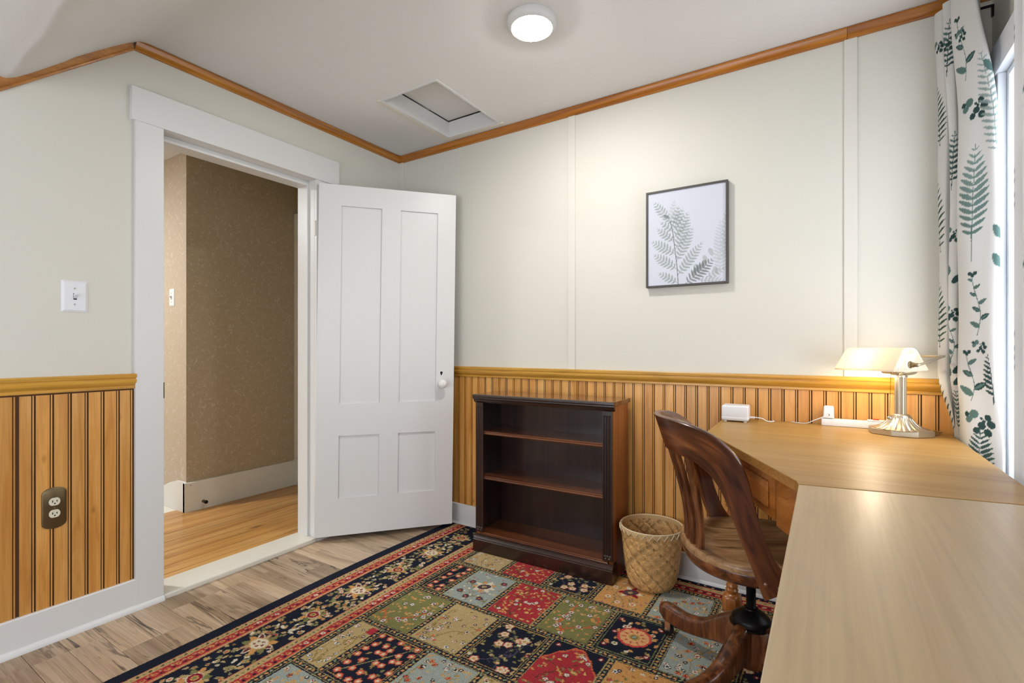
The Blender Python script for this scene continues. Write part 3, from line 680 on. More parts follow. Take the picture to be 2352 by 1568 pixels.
def tile(x0, x1, y0, y1, style, seed):
    q = random.Random(seed); bg = dict(t=TAN, r=RED, n=NAVY, o=ORANGE, g=GREY, v=OLIVE, c=NAVY, a=NAVY, p=GREY, k=ORANGE)[style]
    rc.rect(x0, x1, y0, y1, bg)
    if x1-x0 < .03: return
    if style in 'nca':
        ic = (190, 150, 86) if style != 'a' else (120, 130, 84)
        for a, b in (((x0+.007, y0+.007), (x1-.007, y0+.007)), ((x1-.007, y0+.007), (x1-.007, y1-.007)), ((x1-.007, y1-.007), (x0+.007, y1-.007)), ((x0+.007, y1-.007), (x0+.007, y0+.007))): rc.line(a, b, .0035, ic)
    X = lambda t: x0+(x1-x0)*t; Y = lambda t: y0+(y1-y0)*t
    inb = lambda p: (min(max(p[0], x0+.014), x1-.014), min(max(p[1], y0+.014), y1-.014))
    ar = (x1-x0)/.2
    if style == 'A': return
    if style == 't':
        pts = vine(x0, x1, y0, y1, (150, 126, 70), q, 3)
        for _ in range(int(60*ar)):
            p = inb((q.uniform(x0, x1), q.uniform(y0, y1))); t = q.random()
            if t < .35: rc.flower(*p, q.uniform(.007, .011), q.choice((WHITE, CREAM)), q.choice((CORAL, NAVY)), (92, 84, 62), 5)
            elif t < .55: rc.flower(*p, .008, (84, 60, 74), CREAM, None, 5)
            elif t < .8: rc.leaf(*p, .017, .009, q.uniform(0, 6.28), q.choice((CORAL, RED, ORANGE)))
            else: rc.leaf(*p, .015, .007, q.uniform(0, 6.28), (140, 116, 62))
    elif style == 'r':
        vine(x0, x1, y0, y1, (74, 66, 42), q, 3, .003)
        for _ in range(int(88*ar)):
            p = inb((q.uniform(x0, x1), q.uniform(y0, y1)))
            rc.leaf(*p, q.uniform(.012, .022), .009, q.uniform(0, 6.28), q.choice((ORANGE, (222, 184, 110), ORANGE, OLIVE)))
        for _ in range(int(10*ar)): rc.flower(*inb((q.uniform(x0, x1), q.uniform(y0, y1))), .009, WHITE, CORAL, (80, 60, 46), 5)
    elif style == 'v':
        for _ in range(int(60*ar)): rc.leaf(*inb((q.uniform(x0, x1), q.uniform(y0, y1))), q.uniform(.014, .022), .010, q.uniform(0, 6.28), q.choice((ORANGE, (206, 166, 104), (214, 150, 90))))
        pts = vine(x0, x1, y0, y1, (214, 96, 62), q, 2, .0052)
        for p in pts[:8]+[(q.uniform(x0, x1), q.uniform(y0, y1)) for _ in range(9)]: rc.flower(*inb(p), q.uniform(.009, .012), WHITE, CRIM, (52, 50, 40), 5)
    elif style == 'n':
        vine(x0, x1, y0, y1, (84, 74, 92), q, 2, .004)
        for _ in range(int(80*ar)): rc.leaf(*inb((q.uniform(x0, x1), q.uniform(y0, y1))), q.uniform(.012, .02), .010, q.uniform(0, 6.28), q.choice((OLIVE, (150, 140, 96), TAN, OLIVE)))
        for _ in range(int(9*ar)):
            p = inb((q.uniform(x0+.015, x1-.015), q.uniform(y0+.015, y1-.015))); rc.flower(*p, .016, CREAM, ORANGE, CORAL, 5, q.uniform(0, 1))
        for _ in range(int(9*ar)): rc.flower(*inb((q.uniform(x0, x1), q.uniform(y0, y1))), .009, q.choice((CRIM, ORANGE, CREAM)), CREAM, None, 5)
    elif style == 'c':
        rc.line((X(.15), Y(.1)), (X(.85), Y(.9)), .004, (150, 142, 96))
        for _ in range(int(34*ar)): rc.leaf(*inb((q.uniform(x0, x1), q.uniform(y0, y1))), .02, .011, q.uniform(0, 6.28), q.choice((OLIVE, (170, 140, 80), OLIVE)))
        for i in range(max(2, int(5*ar))):
            for j in range(6): rc.flower(*inb((X((i+.6)/max(2, int(5*ar))+q.uniform(-.06, .06)), Y((j+.5)/6+q.uniform(-.05, .05)))), .0125, (222, 140, 96), CREAM, (200, 62, 58), 5, q.uniform(0, 1))
    elif style == 'a':
        small_flora(x0+.01, x1-.01, y0+.01, y1-.01, 46, (TAN, ORANGE, OLIVE, CREAM), .008, .013, seed)
        for cx, cy in ((.12, .15), (.88, .15), (.12, .85), (.88, .85), (.15, .5)): rc.flower(X(cx), Y(cy), .012, CRIM, CREAM, None, 6)
        rc.flower(X(.52), Y(.5), .056, (232, 176, 120), ORANGE, (214, 84, 74), 10)
        for j in range(10): rc.leaf(X(.52)+.026*math.cos(j*.628+.3), Y(.5)+.026*math.sin(j*.628+.3), .02, .008, j*.628+.3, (206, 92, 76))
        rc.ell(X(.52), Y(.5), .027, .027, 0, (236, 196, 140)); rc.ell(X(.52), Y(.5), .022, .022, 0, ORANGE); rc.ell(X(.52), Y(.5), .014, .014, 0, OLIVE); rc.ell(X(.52), Y(.5), .007, .007, 0, GREY)
    elif style in 'go':
        for _ in range(int(64*ar)): rc.leaf(*inb((q.uniform(x0, x1), q.uniform(y0, y1))), q.uniform(.012, .02), .010, q.uniform(0, 6.28), q.choice((ORANGE, (200, 166, 110))) if style == 'g' else q.choice((CREAM, OLIVE, (180, 120, 66))))
        vine(x0, x1, y0, y1, (144, 134, 84), q, 2, .003)
        for _ in range(int(30*ar)): rc.flower(*inb((q.uniform(x0, x1), q.uniform(y0, y1))), q.uniform(.008, .011), q.choice((WHITE, (222, 130, 84), CREAM)), q.choice((CRIM, RED, NAVY)), q.choice(((66, 54, 50), (90, 76, 60))), 5)
        for _ in range(int(5*ar)): rc.flower(*inb((q.uniform(x0, x1), q.uniform(y0, y1))), .009, (52, 50, 66), CREAM, None, 5)
    elif style in 'pk':
        vine(x0, x1, y0, y1, (140, 122, 92), q, 3, .003)
        for _ in range(int(64*ar)): rc.leaf(*inb((q.uniform(x0, x1), q.uniform(y0, y1))), .016, .008, q.uniform(0, 6.28), q.choice((TAN, CREAM, (160, 110, 130), OLIVE)))
        cx, cy = X(.55), Y(.55)
        for j in range(9): rc.leaf(cx+.022*math.cos(j*.7), cy+.022*math.sin(j*.7), .032, .022, j*.7, (CREAM, ORANGE, CRIM)[j % 3] if style == 'k' else (CREAM, ORANGE)[j % 2])
        rc.ell(cx, cy, .036, .027, .7, CREAM if style == 'p' else CRIM); rc.ell(cx, cy, .031, .022, .7, (84, 68, 72)); rc.flower(cx, cy, .012, TAN, OLIVE, None, 5)
        for a, b in ((.2, .25), (.45, .15), (.75, .2), (.2, .6), (.85, .8)): rc.flower(X(a), Y(b), .014, (84, 60, 74) if style == 'p' else CREAM, CORAL, (52, 46, 50) if style == 'p' else None, 6)
    if style == 'c' and False: pass
def niche(x0, x1, y0, y1):
    X = lambda t: x0+(x1-x0)*t; Y = lambda t: y0+(y1-y0)*t
    tile(x0, x1, y0, y1, 'r', 77)
    w = rc.win(x0, x1, y0, y1); u = (w[1]-x0)/(x1-x0); v = (w[2]-y0)/(y1-y0)
    arch = .99-.55*np.abs(u-.5)**1.5*2.2-.03*np.abs(np.sin(u*16))
    m = v > arch; m2 = np.abs(v-arch) < .02; w[0][m] = lin(NAVY); w[0][np.broadcast_to(m2, w[0].shape[:2])] = lin(CORAL)
    rc.flower(X(.1), Y(.92), .012, CRIM, CREAM, None, 5); rc.flower(X(.9), Y(.92), .012, CRIM, CREAM, None, 5)
ROWS = [('trnkgtro', 0), ('cprvagno', 1), ('vtnRogpt', 0), ('tcgtkvrn', 1), ('gvrnotpc', 0), ('ontvgrk', 1)]
for r_, (st, off) in enumerate(ROWS):
    yt, yb = FY0-r_*FPY, FY0-(r_+1)*FPY
    xl = FX; k = 0
    while xl < RX1:
        xr = xl+(FPX*.56 if (off and k == 0) else FPX)
        a = (xl+.014, xr-.014, yb+.017, yt-.017)
        s_ = st[k % len(st)]
        if s_ == 'R': niche(*a)
        else: tile(*a, s_, 100*r_+k)
        garland((xr, yb+.012), (xr, yt-.012)); xl = xr; k += 1
    garland((FX, yb), (RX1, yb))
garland((FX-.008, -1.9), (FX-.008, FY0)); garland((FX, FY0), (RX1, FY0))
rc.rect(.95, .982, -1.115, -1.075, RED)
# back border, cut off at the wall
rc.rect(.845, RX1, -.062, -.058, CORAL); rc.rect(.845, RX1, -.088, -.062, TAN); rc.rect(.845, RX1, -.092, -.088, CORAL); rc.rect(.845, RX1, -.126, -.092, CRIM); rc.rect(.845, RX1, -.130, -.126, CORAL)
x = .86
while x < RX1:
    rc.ell(x, -.109, .010, .008, .3, TAN); rc.ell(x, -.109, .004, .004, 0, RED); rc.ell(x+.018, -.106, .006, .005, 0, NAVY); rc.ell(x, -.075, .007, .004, .4, OLIVE); rc.leaf(x+.01, -.046, .014, .008, x*40, TAN); x += .036
# right border starts beyond the field
small = rng.normal(1, .06, rc.c.shape[:2])[..., None]; rc.c = np.clip(rc.c*small, 0, 1)
# tuft jitter: swap colours with near neighbours
jj = np.clip(np.arange(len(ys))[:, None]+rng.integers(-1, 2, rc.c.shape[:2])*(rng.random(rc.c.shape[:2]) < .3), 0, len(ys)-1)
ii = np.clip(np.arange(len(xs))[None, :]+rng.integers(-1, 2, rc.c.shape[:2])*(rng.random(rc.c.shape[:2]) < .3), 0, len(xs)-1)
rc.c = rc.c[jj, ii]
P = np.zeros((len(ys)+2, len(xs)+2, 3)); C_ = np.zeros_like(P)
XX = np.concatenate([[xs[0]], xs, [xs[-1]]]); YY = np.concatenate([[ys[0]], ys, [ys[-1]]])
P[..., 0] = XX[None]; P[..., 1] = YY[:, None]; P[..., 2] = .009
P[1:-1, 1:-1, 2] += np.clip(rng.normal(-.0004, .0004, (len(ys), len(xs))), -.001, .0002)
P[0, :, 2] = P[-1, :, 2] = 0.0005; P[:, 0, 2] = P[:, -1, 2] = .0005
C_[1:-1, 1:-1] = rc.c; C_[0], C_[-1] = C_[1], C_[-2]; C_[:, 0], C_[:, -1] = C_[:, 1], C_[:, -2]
# the edge wanders a little, as a soft rug does
wob = .012*np.sin(P[..., 1]*3.1+.6); P[..., 0] += wob*np.clip((1.2-P[..., 0])/.75, 0, 1)
M['rug'] = colattr('woven wool rug', .95, bscale=420, bstr=.6, bdist=.003, grain=.25, gscale=380., spec=.1)
rug = grid_obj('area_rug', P, C_, M['rug']); tag(rug, 'patterned wool rug of floral tiles with a navy floral border', 'rug')

# ================================================================ PICTURE
def fern(c, x, y, ang, L, W, n, col, a=1., curve=0., tipcol=None, stem=.004, start=.12, saw=.35, dens=1., pin=.34, side=(1, -1)):
    p = [x, y]; st = L/n; aa = ang
    for k in range(n):
        q = (p[0]+st*math.cos(aa), p[1]+st*math.sin(aa)); c.line(tuple(p), q, stem*(1-.6*k/n), col, min(1, a*1.3)); t = (k+1)/n
        if t > start:
            w_ = W*(math.sin(PI*min(1, (t-start)/(1-start)*.86+.14))**.7)*(1-.25*t)
            cc = col if tipcol is None else tuple(col[i]*(1-t)+tipcol[i]*t for i in range(3))
            for s_ in side: c.leaf(q[0], q[1], w_, w_*pin*dens, aa+s_*R(66-18*t), cc, a, saw)
        p = list(q); aa += curve/n
pic = empty('picture', (1.857, -.001, 1.5935), label='framed grey fern print on the wall between the two battens', cat='picture')
PW, PH = .366, .458
fr = .009
for n, lo, hi in (('frame_side', (-PW/2, -.028, -PH/2), (-PW/2+fr, 0, PH/2)), ('frame_side', (PW/2-fr, -.028, -PH/2), (PW/2, 0, PH/2)), ('frame_side', (-PW/2+fr, -.028, PH/2-fr), (PW/2-fr, 0, PH/2)), ('frame_side', (-PW/2+fr, -.028, -PH/2), (PW/2-fr, 0, -PH/2+fr))):
    box(n, lo, hi, M['frame'], pic, .001)
pw_, ph_ = PW-2*fr, PH-2*fr
px = np.linspace(-pw_/2, pw_/2, 260); pz_ = np.linspace(-ph_/2, ph_/2, 330)
pc = Canvas(px, pz_, (214, 217, 226))
U = lambda u, v: (-pw_/2+u*pw_, ph_/2-v*ph_)     # u right, v down
G1, G2, G3 = (108, 120, 114), (150, 160, 154), (176, 184, 182)
def frond(c, p, q, W, col, tip, n=11, a=.75, pin=.34):
    L = math.dist(p, q); n = max(5, int(L/.0145)); W = min(W, L*.27); pin = min(.6, .0135/W); fern(c, p[0], p[1], math.atan2(q[1]-p[1], q[0]-p[0]), L, W, n, col, a, 0, tip, .0022, .08, .15, 1., pin)
# pale fern at right
for k in range(6): frond(pc, U(.90+.01*k, .80-.08*k), U(.82+.05*k+.2, .66-.13*k), .022, G3, (200, 205, 208), 9, .6)
frond(pc, U(.93, .95), U(.93, .37), .04, (176, 184, 186), (186, 192, 194), 16, .55)
frond(pc, U(.76, .95), U(1.0, .86), .03, G2, G3, 10, .6); frond(pc, U(.66, .97), U(1.0, 1.0), .03, G2, G3, 10, .6)
for p in ((.73, .72), (.80, .65), (.62, .80), (.86, .84)): pc.leaf(*U(*p), .04, .022, -1.2, G2, .5)
# main stem with its fronds
ST = [U(.405, 1.0), U(.395, .86), (U(.38, .74)), U(.36, .62), U(.345, .5), U(.325, .4), U(.30, .32)]
main = [((.40, .985), (.135, .865)), ((.39, .84), (.07, .66)), ((.372, .68), (.04, .515)), ((.352, .545), (.12, .385)), ((.338, .44), (.165, .315)), ((.322, .36), (.20, .25)),
        ((.40, .905), (.72, .575)), ((.385, .755), (.595, .41)), ((.37, .63), (.555, .31)), ((.355, .50), (.54, .25)), ((.34, .42), (.47, .205)), ((.33, .375), (.415, .17))]
for a_, b_ in main: frond(pc, U(*a_), U(*b_), .036, (134, 146, 138), (158, 168, 162), 12, .72)
frond(pc, U(.31, .34), U(.075, .09), .032, G3, G1, 11, .65); frond(pc, U(.30, .33), U(.36, .10), .022, G3, G3, 7, .5)
pc.poly(ST, .0035, (112, 120, 116)); pc.leaf(*U(.29, .285), .034, .014, 2.6, G1, .8)
frond(pc, U(.50, 1.0), U(.855, .76), .045, (112, 122, 116), (96, 104, 100), 12, .8, .4)
for t in (.3, .45, .6): pc.leaf(*U(.5+.36*t, 1-.24*t), .04, .02, 1.4, G1, .6)
Pp = np.zeros((len(pz_), len(px), 3)); Pp[..., 0] = px[None]; Pp[..., 2] = pz_[:, None]; Pp[..., 1] = -.022
M['print'] = colattr('canvas print', .6, bscale=900, bstr=.08, spec=.3)
grid_obj('print', Pp, pc.c, M['print'], pic, smooth=False)
box('backing', (-pw_/2, -.0215, -ph_/2), (pw_/2, -.001, ph_/2), M['frame'], pic, 0)

# ================================================================ SWITCHES AND OUTLET
def plate(name, loc, rz, w_, h_, label, toggles=True, cat='light switch'):
    o = empty(name, loc, rz, label=label, cat=cat)
    # local: -y points into the room
    t = .006
    me = bpy.data.meshes.new('plate'); b = MB(); x, z = w_/2, h_/2; i = .008
    b.add([(-x, 0, -z), (x, 0, -z), (x, 0, z), (-x, 0, z), (-x, -.002, -z), (x, -.002, -z), (x, -.002, z), (-x, -.002, z), (-x+i, -t, -z+i), (x-i, -t, -z+i), (x-i, -t, z-i), (-x+i, -t, z-i)],
          [(0, 1, 5, 4), (1, 2, 6, 5), (2, 3, 7, 6), (3, 0, 4, 7), (4, 5, 9, 8), (5, 6, 10, 9), (6, 7, 11, 10), (7, 4, 8, 11), (8, 9, 10, 11), (0, 3, 2, 1)])
    b.build('plate', M['plastic'], o)
    box('slot', (-.005, -t-.0006, -.012), (.005, -t, .012), M['dark'], o, 0)
    tg = MB(); tg.add([(-.0042, -t, -.008), (.0042, -t, -.008), (.0042, -t, .009), (-.0042, -t, .009), (-.0036, -t-.013, .006), (.0036, -t-.013, .006), (.0036, -t-.013, .012), (-.0036, -t-.013, .012)], [(0, 1, 5, 4), (1, 2, 6, 5), (2, 3, 7, 6), (3, 0, 4, 7), (4, 5, 6, 7)])
    tg.build('toggle', M['plastic'], o)
    for s_ in (-1, 1):
        V, F = lathe([(.0034, -t), (.0034, -t-.0012), (0, -t-.0016)], 12, 'Y', (0, 0, s_*.030)); mk('screw', V, F, M['steel'], o)
    return o
plate('light_switch', (0, -1.6955, 1.2725), PI/2, .079, .119, 'white toggle switch plate on the cream wall left of the door')
plate('light_switch', (-1.335, YR, 1.416), 0, .072, .118, 'small white switch plate on the hallway wallpaper')
# the plate's local -y must face +x on the left wall
ou = empty('wall_outlet', (.006, -1.756, .488), PI/2, label='tarnished brass double outlet on the pine panelling', cat='outlet')
pts = [(-.035+.0*k, 0) for k in range(0)]
ol = []
for k in range(11): a = PI*k/10; ol.append((.035*math.cos(a), .055+.021*math.sin(a)))
for k in range(11): a = PI+PI*k/10; ol.append((.035*math.cos(a), -.055+.021*math.sin(a)))
n = len(ol)
V = [(x, 0, z) for x, z in ol]+[(x, -.0035, z) for x, z in ol]+[(x*.93, -.006, z*.96) for x, z in ol]
F = [tuple(range(n)), tuple(range(3*n-1, 2*n-1, -1))]
for r_ in (0, 1): F += [(r_*n+i, r_*n+(i+1) % n, (r_+1)*n+(i+1) % n, (r_+1)*n+i) for i in range(n)]
mk('cover_plate', V, F, M['brass'], ou, 50)
for zc, m in ((.0235, M['ivory']), (-.0205, M['ivory'])):
    pr = [(.0165*math.cos(2*PI*k/20), zc+.0145*math.copysign(min(1, abs(math.sin(2*PI*k/20))*1.15), math.sin(2*PI*k/20))) for k in range(20)]
    V = [(x, -.0055, z) for x, z in pr]+[(x*.96, -.0085, zc+(z-zc)*.96) for x, z in pr]
    so = mk('socket_face', V, [tuple(range(20)), tuple(range(39, 19, -1))]+[(i, (i+1) % 20, 20+(i+1) % 20, 20+i) for i in range(20)], m, ou, 40)
    for xx, hh in ((-.0062, .0075), (.0062, .0065)): box('slot', (xx-.0012, -.0092, zc-hh/2+.002), (xx+.0012, -.0084, zc+hh/2+.002), M['dark'], so, 0)
    V, F = lathe([(.0025, -.0084), (.0025, -.0092), (0, -.0092)], 10, 'Y', (0, 0, zc-.0065)); mk('slot', V, F, M['dark'], so)
V, F = lathe([(.003, -.006), (.003, -.0072), (0, -.0076)], 12, 'Y', (0, 0, .0015)); mk('screw', V, F, M['steel'], ou)

# ================================================================ BOOKCASE
bc = empty('bookcase', (1.212, -.155, .0095), R(1.6), label='low dark mahogany bookcase with two shelves and fluted pilasters', cat='bookcase')
BW, BD, BHt = .752, .225, .822; x0, x1 = -BW/2, BW/2; yf, yb_ = -BD/2, BD/2
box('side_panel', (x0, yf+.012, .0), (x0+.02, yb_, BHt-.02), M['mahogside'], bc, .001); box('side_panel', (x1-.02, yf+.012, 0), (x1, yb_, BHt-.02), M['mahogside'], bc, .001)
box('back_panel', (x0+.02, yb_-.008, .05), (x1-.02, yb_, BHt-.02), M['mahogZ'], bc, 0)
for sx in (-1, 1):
    xi = sx*(BW/2-.0205); box('inner_shade_liner', (min(xi, xi-sx*.0015), yf+.013, .1), (max(xi, xi-sx*.0015), yb_-.009, BHt-.021), M['mahogZ'], bc, 0)  # dark liners: interior shade put into the colour of the side panels
# top with moulded front
pr = [(0, .0), (0, .014), (-.003, .0175), (-.010, .019), (-.012, .017), (-.012, .012), (-.009, .008), (-.010, .003), (-.004, -.002), (-.002, -.012), (.004, -.02), (.01, -.022), (.01, 0)]
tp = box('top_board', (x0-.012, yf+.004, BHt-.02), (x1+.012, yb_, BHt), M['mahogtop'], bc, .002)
mp = [(yf+.006, BHt), (yf-.006, BHt), (yf-.013, BHt-.004), (yf-.014, BHt-.011), (yf-.010, BHt-.016), (yf-.011, BHt-.022), (yf-.004, BHt-.026), (yf-.001, BHt-.034), (yf+.004, BHt-.040), (yf+.006, BHt-.043)]
V = [(x0-.012-(.0), y, z) for y, z in mp]+[(x1+.012, y, z) for y, z in mp]; n = len(mp)
mk('top_moulding', V, [tuple(range(n)), tuple(range(2*n-1, n-1, -1))]+[(i, (i+1) % n, n+(i+1) % n, n+i) for i in range(n)], M['mahog'], bc, 30)
# fluted pilasters
def pilaster(xc):
    w_ = .046; zb, zt = .098, BHt-.043
    def prof(flute):
        pts = [(-w_/2, .012)]; pts.append((-w_/2, 0)); 
        for c in (-.0125, .0, .0125):
            for k in range(7):
                a = PI*k/6; pts.append((c-.0046*math.cos(a), .0042*math.sin(a) if flute else .0))
        pts += [(w_/2, 0), (w_/2, .012)]; return pts
    P0, P1 = prof(False), prof(True); seq = [(zb, P0), (zb+.02, P0), (zb+.026, P1), (zt-.026, P1), (zt-.02, P0), (zt, P0)]
    V = []; n = len(P0)
    for z, pf in seq: V += [(xc+a, yf+b, z) for a, b in pf]
    F = []
    for k in range(len(seq)-1): F += [(k*n+i, k*n+(i+1) % n, (k+1)*n+(i+1) % n, (k+1)*n+i) for i in range(n)]
    F += [tuple(range(n)), tuple((len(seq)-1)*n+i for i in range(n))[::-1]]
    o = mk('pilaster', V, F, M['mahogZ'], bc, 25)
    for c in (-.0085, .0085):
        Vs, Fs = lathe([(.0028, 0), (.0022, -.0018), (0, -.0024)], 10, 'Y', (xc+c, yf, zb+.012)); mk('stud', Vs, Fs, M['steel'], o, 50)
pilaster(x0+.023); pilaster(x1-.023)
def shelf(z, y0=yf+.010):
    pf = [(y0+.003, z), (y0, z-.003), (y0+.001, z-.008), (y0-.001, z-.013), (y0+.003, z-.018), (yb_-.008, z-.018), (yb_-.008, z)]
    xx0, xx1 = x0+.0225, x1-.0225; V = [(xx0, y, q) for y, q in pf]+[(xx1, y, q) for y, q in pf]; n = len(pf)
    mk('shelf', V, [tuple(range(n)), tuple(range(2*n-1, n-1, -1))]+[(i, (i+1) % n, n+(i+1) % n, n+i) for i in range(n)], M['mahogtop'], bc, 30)
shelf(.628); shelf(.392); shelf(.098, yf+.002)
# plinth with moulded top edge
pf = [(0, 0), (-.016, 0), (-.016, .060), (-.013, .064), (-.014, .068), (-.010, .074), (-.005, .079), (-.004, .086), (0, .088)]
V = [(x0-.006, yf+a, z) for a, z in pf]+[(x1+.006, yf+a, z) for a, z in pf]; n = len(pf)
mk('plinth', V, [tuple(range(n)), tuple(range(2*n-1, n-1, -1))]+[(i, (i+1) % n, n+(i+1) % n, n+i) for i in range(n)], M['mahog'], bc, 25)
box('plinth_side', (x0-.006, yf, 0), (x0-.0005, yf+.05, .086), M['mahog'], bc, .001); box('plinth_side', (x1+.0005, yf, 0), (x1+.006, yf+.05, .086), M['mahog'], bc, .001)

# ================================================================ WOVEN BASKET
bk = empty('waste_basket', (1.742, -.163, .0095), label='round woven bamboo waste basket standing beside the bookcase', cat='basket')
BHH = .268
def br_(h):   # radius by height
    pts = [(0, .082), (.012, .094), (.035, .106), (.07, .114), (.15, .124), (.22, .131), (.268, .135)]
    return float(np.interp(h, [p[0] for p in pts], [p[1] for p in pts]))
NS = 56; cell = 2*PI*.118/NS
mb = MB(); cols = []
def strip_family(sgn):
    for i in range(NS):
        tone = random.uniform(.72, 1.12) if random.random() > .14 else random.uniform(.42, .58); prev = None
        vmax = BHH/cell; steps = int(vmax*2)+1
        for k in range(steps+1):
            v = k/2; u = i+sgn*v; h = min(v*cell, BHH)
            j = int(round(2*v+ (0)))   # crossing index with the other family
            over = ((i*sgn+0)+int(v*2)//1) % 4 < 2
            if sgn < 0: over = not over
            off = .0011 if over else -.0011
            r0 = br_(h)+off; hwid = .43
            # strip direction (sgn,1), cross direction (1,-sgn)
            P_ = []
            for e in (-hwid, hwid):
                uu = u+e*.72; hh = min(max(h-sgn*e*.72*cell, 0), BHH); th_ = 2*PI*uu/NS; rr_ = br_(hh)+off; P_.append((rr_*math.cos(th_), rr_*math.sin(th_), hh))
            idx = len(mb.V); mb.V += P_; cols.extend([tone, tone])
            if prev is not None: mb.F.append((prev, prev+1, idx+1, idx))
            prev = idx
strip_family(1); strip_family(-1)
me = bpy.data.meshes.new('woven_strips'); me.from_pydata(mb.V, [], mb.F)
at = me.color_attributes.new('Col', 'FLOAT_COLOR', 'POINT'); bcol = np.array(lin((228, 180, 116)))
cc = np.array([[*(bcol*t), 1] for t in cols]); at.data.foreach_set('color', np.clip(cc, 0, 1).astype(np.float32).ravel())
M['weave'] = colattr('bamboo strips', .45, bscale=500, bstr=.15, grain=.18, gscale=160, spec=.4)
o = fin('woven_strips', me, M['weave'], bk); o['kind'] = 'stuff'
so_ = o.modifiers.new('thickness', 'SOLIDIFY'); so_.thickness = .0008; so_.offset = 0
pr = [(0, .004), (.080, .004)]+[(br_(h)-.0022, h+.003) for h in np.linspace(.004, BHH-.004, 14)]
V, F = lathe([(0, .0), (.082, .0), (.083, .004), (0, .004)], 40); mk('base_disc', V, F, M['hem'], bk, 30)
V = []; F = []
for k in range(56):
    a = 2*PI*k/56
    for h in np.linspace(.003, BHH-.002, 12): rr_ = br_(h)-.0024; V.append((rr_*math.cos(a), rr_*math.sin(a), h))
for k in range(56):
    for i in range(11): F.append((k*12+i, ((k+1) % 56)*12+i, ((k+1) % 56)*12+i+1, k*12+i+1))
rr0 = br_(BHH); Vr, Fr = lathe([(rr0-.004, BHH-.014), (rr0+.003, BHH-.014), (rr0+.0045, BHH-.002), (rr0+.004, BHH+.002), (rr0, BHH+.004), (rr0-.004, BHH+.002)], 56)
Fr = [f for f in Fr if len(f) == 4]; n_ = 6
Fr += [(k*n_+5, ((k+1) % 56)*n_+5, ((k+1) % 56)*n_, k*n_) for k in range(56)]
M['rim'] = flat('pale bamboo rim', (214, 178, 124), .5); mk('rim', Vr, Fr, M['rim'], bk, 30)
zz = []
for k in range(57):
    a = 2*PI*k/56; rr_ = rr0+(.0062 if True else 0); zz.append((rr_*math.cos(a), rr_*math.sin(a), BHH+(.001 if k % 2 else -.019)))
V, F = tube(zz, .0016, 6); M['lace'] = flat('cream lacing', (236, 220, 184), .5); mk('lacing', V, F, M['lace'], bk, True)
zz = [((rr0+.002)*math.cos(2*PI*k/56), (rr0+.002)*math.sin(2*PI*k/56), BHH+.0035) for k in range(57)]
V, F = tube(zz, .0024, 6); mk('rim_cord', V, F, M['lace'], bk, True)

# ================================================================ DESKS
ZD = .768; TT = .026
pts_c = [(2.025, -.012), (2.785, -.012), (2.785, -1.000), (2.356, -1.078), (2.350, -1.045), (2.035, -.455)]
co = empty('corner_desk', (2.40, -.5, .0095), label='honey maple corner desk under the banker lamp', cat='desk')
Lc = lambda P: [(x-2.40, y+.5) for x, y in P]
z0 = ZD-.0095
poly_slab('desktop', Lc(pts_c)[::-1], z0-TT, z0, M['desk'], co, .0015)
# front edge band on the diagonal
a = Vector((2.035, -.455)); b = Vector((2.350, -1.045)); d = (b-a).normalized(); nn_ = Vector((-d.y, d.x))    # nn_ points under the desk
if nn_.x < 0: nn_ = -nn_
def along(s_, off, z): p = a+d*s_+nn_*off; return (p.x-2.40, p.y+.5, z)
def dslab(name, s0, s1, o0, o1, za, zb, m, parent, bev=.0015):
    P_ = [along(s0, o0, 0)[:2], along(s1, o0, 0)[:2], along(s1, o1, 0)[:2], along(s0, o1, 0)[:2]]
    V, F = extrude_poly(P_, za, zb); me = bpy.data.meshes.new(name); me.from_pydata(V, [], F); bm = bmesh.new(); bm.from_mesh(me)
    if bev: bmesh.ops.bevel(bm, geom=bm.edges[:], offset=bev, segments=2, profile=.5, affect='EDGES')
    bmesh.ops.recalc_face_normals(bm, faces=bm.faces); bm.to_mesh(me); bm.free(); return fin(name, me, m, parent, 40)
LD = (b-a).length
dslab('edge_band', .002, LD-.002, -.0015, 0, z0-TT+.001, z0-.001, M['deskedge'], co, 0)
dslab('apron', .02, LD-.01, .040, .058, z0-.160, z0-TT, M['drawer'], co)
dr = dslab('drawer_front', .16, .505, .022, .040, z0-.150, z0-TT-.006, M['drawer'], co)
dslab('raised_panel', .19, .475, .016, .022, z0-.126, z0-TT-.028, M['drawer'], dr, .004)
mbp = []
dslab('corner_stile', .520, LD-.005, .020, .040, z0-.160, z0-TT, M['drawer'], co)
Lb = lambda x, y, z: (x-2.40, y+.5, z)
box('side_apron', Lb(2.060, -.44, z0-.14), Lb(2.078, -.05, z0-TT), M['drawer'], co, .001)
box('back_apron', Lb(2.06, -.05, z0-.14), Lb(2.76, -.034, z0-TT), M['drawer'], co, .001)
